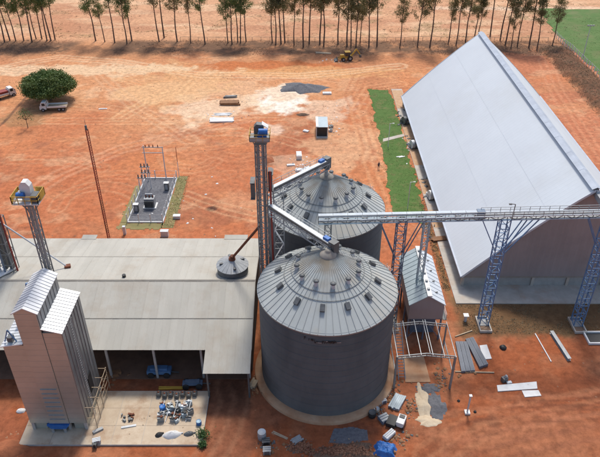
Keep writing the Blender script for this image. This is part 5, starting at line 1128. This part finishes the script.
# ------------------------------------------------------------------ trees
def euc_proto(sd):
    c = random.Random(sd); H = c.uniform(17, 21); b = c.uniform(-.6, .6); b2 = c.uniform(-.5, .5)
    P = [(b * (k / 8) ** 2 + .12 * math.sin(k * 1.3 + sd), b2 * (k / 8) ** 2, H * k / 8 - (.4 if k == 0 else 0)) for k in range(9)]
    tm = MB(); tm.path(P, [.20 * (1 - .85 * k / 8) + .03 for k in range(9)], 7); pts = []
    lo = c.uniform(.36, .52); nb = 20
    for k in range(nb):
        f = lo + (1 - lo) * (k + .3) / nb; i = min(7, int(f * 8)); q = Vector(P[i]).lerp(Vector(P[i + 1]), f * 8 - i); a = c.uniform(0, 6.28); L_ = (1 - f) * 4.6 + 1.1 + c.uniform(-.4, .6)
        if c.random() < .18: L_ *= .5
        e = q + Vector((math.cos(a) * L_ * .75, math.sin(a) * L_ * .75, L_ * .75)); mid = q.lerp(e, .55) + Vector((0, 0, .15)); tm.path([q, mid, e], [.055, .04, .015], 5)
        for j in range(4):
            g = q.lerp(e, .45 + .18 * j); n = c.randint(30, 56); r = c.uniform(.55, 1.05); pts.append(np.array(g) + rng.normal(size=(n, 3)) * np.array([r, r, r * .8]) * .62)
    # dead lower twigs
    for k in range(5):
        f = c.uniform(.25, lo); i = int(f * 8); q = Vector(P[i]).lerp(Vector(P[i + 1]), f * 8 - i); a = c.uniform(0, 6.28); tm.bar(q, q + Vector((math.cos(a), math.sin(a), .6)) * c.uniform(.4, 1.1), .035)
    V, F = leaf_quads(np.concatenate(pts), .46, -.2, .34)
    return tm.mesh('trunk', 'bark'), raw_mesh('crown', V, F, 'leaf_euc'), raw_mesh('crown', V, F, 'leaf_euc_green')
protos = [euc_proto(s) for s in (1, 5, 8, 13, 21, 30, 34, 47, 52)]
spots = [(5, 42), (10, 40.5), (16, 41), (24, 40.5), (32, 42), (36, 39), (42, 39), (47, 41), (51, 41), (55, 39.5), (96, 40.5), (105, 42), (115, 43), (127, 44), (132, 41.5), (159, 42), (164, 38), (177, 42), (191, 43), (205, 44), (228, 43), (232, 44), (238, 42), (240.5, 43), (246, 42), (272, 43), (276, 45), (281, 44), (285, 42.5), (294, 45), (303, 47), (309, 44), (320, 44), (324, 46), (338, 44), (347, 46), (351, 46), (356, 47), (360, 43), (369, 47), (377, 46), (400, 47.5), (417, 47.5), (430, 48), (448, 45), (456, 46), (465, 43), (474, 40), (477.5, 41), (490, 37), (500, 40), (505, 45), (511, 48), (517, 46.5), (529, 47.5), (537, 50), (552, 47.5)]
def ordi(n): return '%d%s' % (n, 'th' if 10 <= n % 100 <= 20 else {1: 'st', 2: 'nd', 3: 'rd'}.get(n % 10, 'th'))
for i, (px, py) in enumerate(spots):
    c = random.Random(i * 3 + 1); x, y = at(px, py); z = gzs(x, y); green = px < 130 or 195 < px < 250
    tr, br, gr = protos[c.randrange(9)]
    t = thing('eucalyptus_tree', 'slender tall eucalyptus, %s from the left in the row behind the yard' % ordi(i + 1), 'tree', (x, y, z), c.uniform(0, 6.28), 'eucalyptus row behind the yard'); s = c.uniform(.78, 1.2); t.scale = (s, s, s * c.uniform(.95, 1.1)); t.rotation_euler[0] = c.uniform(-.06, .06)
    link('trunk', tr, t); link('crown', gr if green else br, t)
def round_tree():
    x, y = at(43, 108); y += 5; x = -67.5; z = gzs(x, y); t = thing('round_tree', 'broad dense dark green round tree in the upper left yard', 'tree', (x, y, z))
    s = MB(); s.path([(0, 0, -.3), (.1, 0, 1.0), (.2, .1, 2.4)], [.5, .4, .33], 10); P = []; c = random.Random(4)
    for k in range(9): a = k * .7; s.path([(.15, .05, 1.9), (math.cos(a) * 2, math.sin(a) * 1.8, 3.4), (math.cos(a) * 4.6, math.sin(a) * 4.2, 5.0)], [.22, .15, .05], 6)
    s.build('trunk', 'bark', t, local=True)
    for k in range(620):
        u = rng.normal(size=3); u /= np.linalg.norm(u); u[2] = (abs(u[2]) - .05) if k % 4 else -abs(u[2]) * .42; rr = c.uniform(.6, 1.0) ** .5; ctr = np.array([u[0] * 6.6 * rr, u[1] * 6.2 * rr, 3.7 + u[2] * 4.0 * rr]) * (1 + .22 * (float(fbm(np.array(u[0] * 2 + 5), np.array(u[1] * 2 + u[2]), .8, 91)) - .5) + c.uniform(-.04, .05)); q = c.uniform(.6, 1.3); P.append(ctr + rng.normal(size=(66, 3)) * np.array([.5, .5, .32]) * q)
    V, F = leaf_quads(np.concatenate(P), .42, .2, .55); link('crown', raw_mesh('crown', V, F, 'leaf_dense'), t)
round_tree()
def sapling(lab, px, py, h):
    x, y = at(px, py); z = gzs(x, y); t = thing('sapling', lab, 'tree', (x, y, z)); s = MB(); s.path([(0, 0, -.2), (.05, 0, h * .5), (-.1, 0, h)], [.1, .07, .03], 6); P = []
    for k in range(9): a = k * 2.1; e = (math.cos(a) * 1.2, math.sin(a) * 1.2, h * (.65 + .05 * k)); s.path([(0, 0, h * .5), e], [.05, .02], 5); P.append(np.array(e) + rng.normal(size=(40, 3)) * .45)
    s.build('trunk', 'bark', t, local=True); V, F = leaf_quads(np.concatenate(P), .3, .1, .5); link('crown', raw_mesh('crown', V, F, 'leaf_small'), t)
sapling('thin sapling standing left of the white flatbed truck', 28, 128, 4.2)

# ------------------------------------------------------------------ loose building debris
def debris(name, lab, m, areas, n, smin, smax, sd, flat=.6):
    c = random.Random(sd); V = []; F = []
    for _ in range(n):
        px, py, rx, ry = c.choice(areas); x, y = at(px + c.gauss(0, rx * .5), py + c.gauss(0, ry * .5))
        if math.hypot(x - 3.6, y - 66.3) < 9.3 or math.hypot(x - 4.1, y - 86.3) < 9.3: continue
        z = .36 if math.hypot(x - 3.6, y - 66.3) < 10.3 else .0
        if -36 < x < -12 and 53 < y < 61.8: z = .27
        s = c.uniform(smin, smax); a = c.uniform(0, 6.28); b = c.uniform(.25, 1.0); h = s * c.uniform(.2, flat); o = len(V)
        for zz, k in ((-.03, 1), (h, .8)):
            for u, v in ((-1, -1), (1, -1), (1, 1), (-1, 1)):
                u2 = u * s / 2 * k * c.uniform(.8, 1.1); v2 = v * s * b / 2 * k * c.uniform(.8, 1.1); V.append((x + u2 * math.cos(a) - v2 * math.sin(a), y + u2 * math.sin(a) + v2 * math.cos(a), z + gzs(x, y) + zz))
        F += [(o + 4, o + 5, o + 6, o + 7), (o, o + 1, o + 5, o + 4), (o + 1, o + 2, o + 6, o + 5), (o + 2, o + 3, o + 7, o + 6), (o + 3, o, o + 4, o + 7)]
    o = link(name, raw_mesh(name, V, F, m)); o['kind'] = 'stuff'; o['label'] = lab
foot = [(392, 390, 8, 18), (376, 410, 10, 8), (410, 405, 10, 14), (440, 380, 8, 12), (400, 440, 14, 10), (300, 448, 22, 6), (268, 446, 10, 6)]
debris('rubble_stones', 'broken brown rubble lumps at the bottom edge before the silo', 'clod', [(348, 450, 24, 6), (300, 447, 10, 5), (340, 453, 30, 4)], 900, .08, .42, 1, .9)
debris('pale_debris', 'pale chips of concrete and board strewn round the silo foot', 'plank', foot + [(348, 448, 22, 6), (150, 425, 50, 14)], 170, .05, .24, 2)
debris('wood_debris', 'splintered brown timber scraps strewn round the silo foot', 'wood', foot + [(255, 388, 4, 8), (110, 378, 20, 6), (465, 372, 12, 6)], 200, .1, .7, 3, .25)
debris('metal_debris', 'grey metal offcuts strewn round the silo foot and upper yard', 'galv_dark', foot + [(225, 117, 22, 8), (330, 125, 10, 14), (300, 165, 18, 8), (230, 101, 16, 3)], 200, .08, .45, 4, .2)
debris('white_debris', 'white packaging scraps strewn over the upper yard', 'white_paint', [(222, 117, 20, 7), (332, 122, 8, 16), (300, 163, 18, 8), (407, 135, 6, 30), (335, 60, 20, 3), (190, 210, 60, 30)], 110, .12, .6, 5, .12)
debris('path_debris', 'dark scrap lying along the path beside the long shed', 'galv_dark', [(402, 118, 5, 12), (411, 145, 5, 14), (425, 190, 6, 20), (430, 235, 8, 8)], 90, .2, .9, 6, .4)
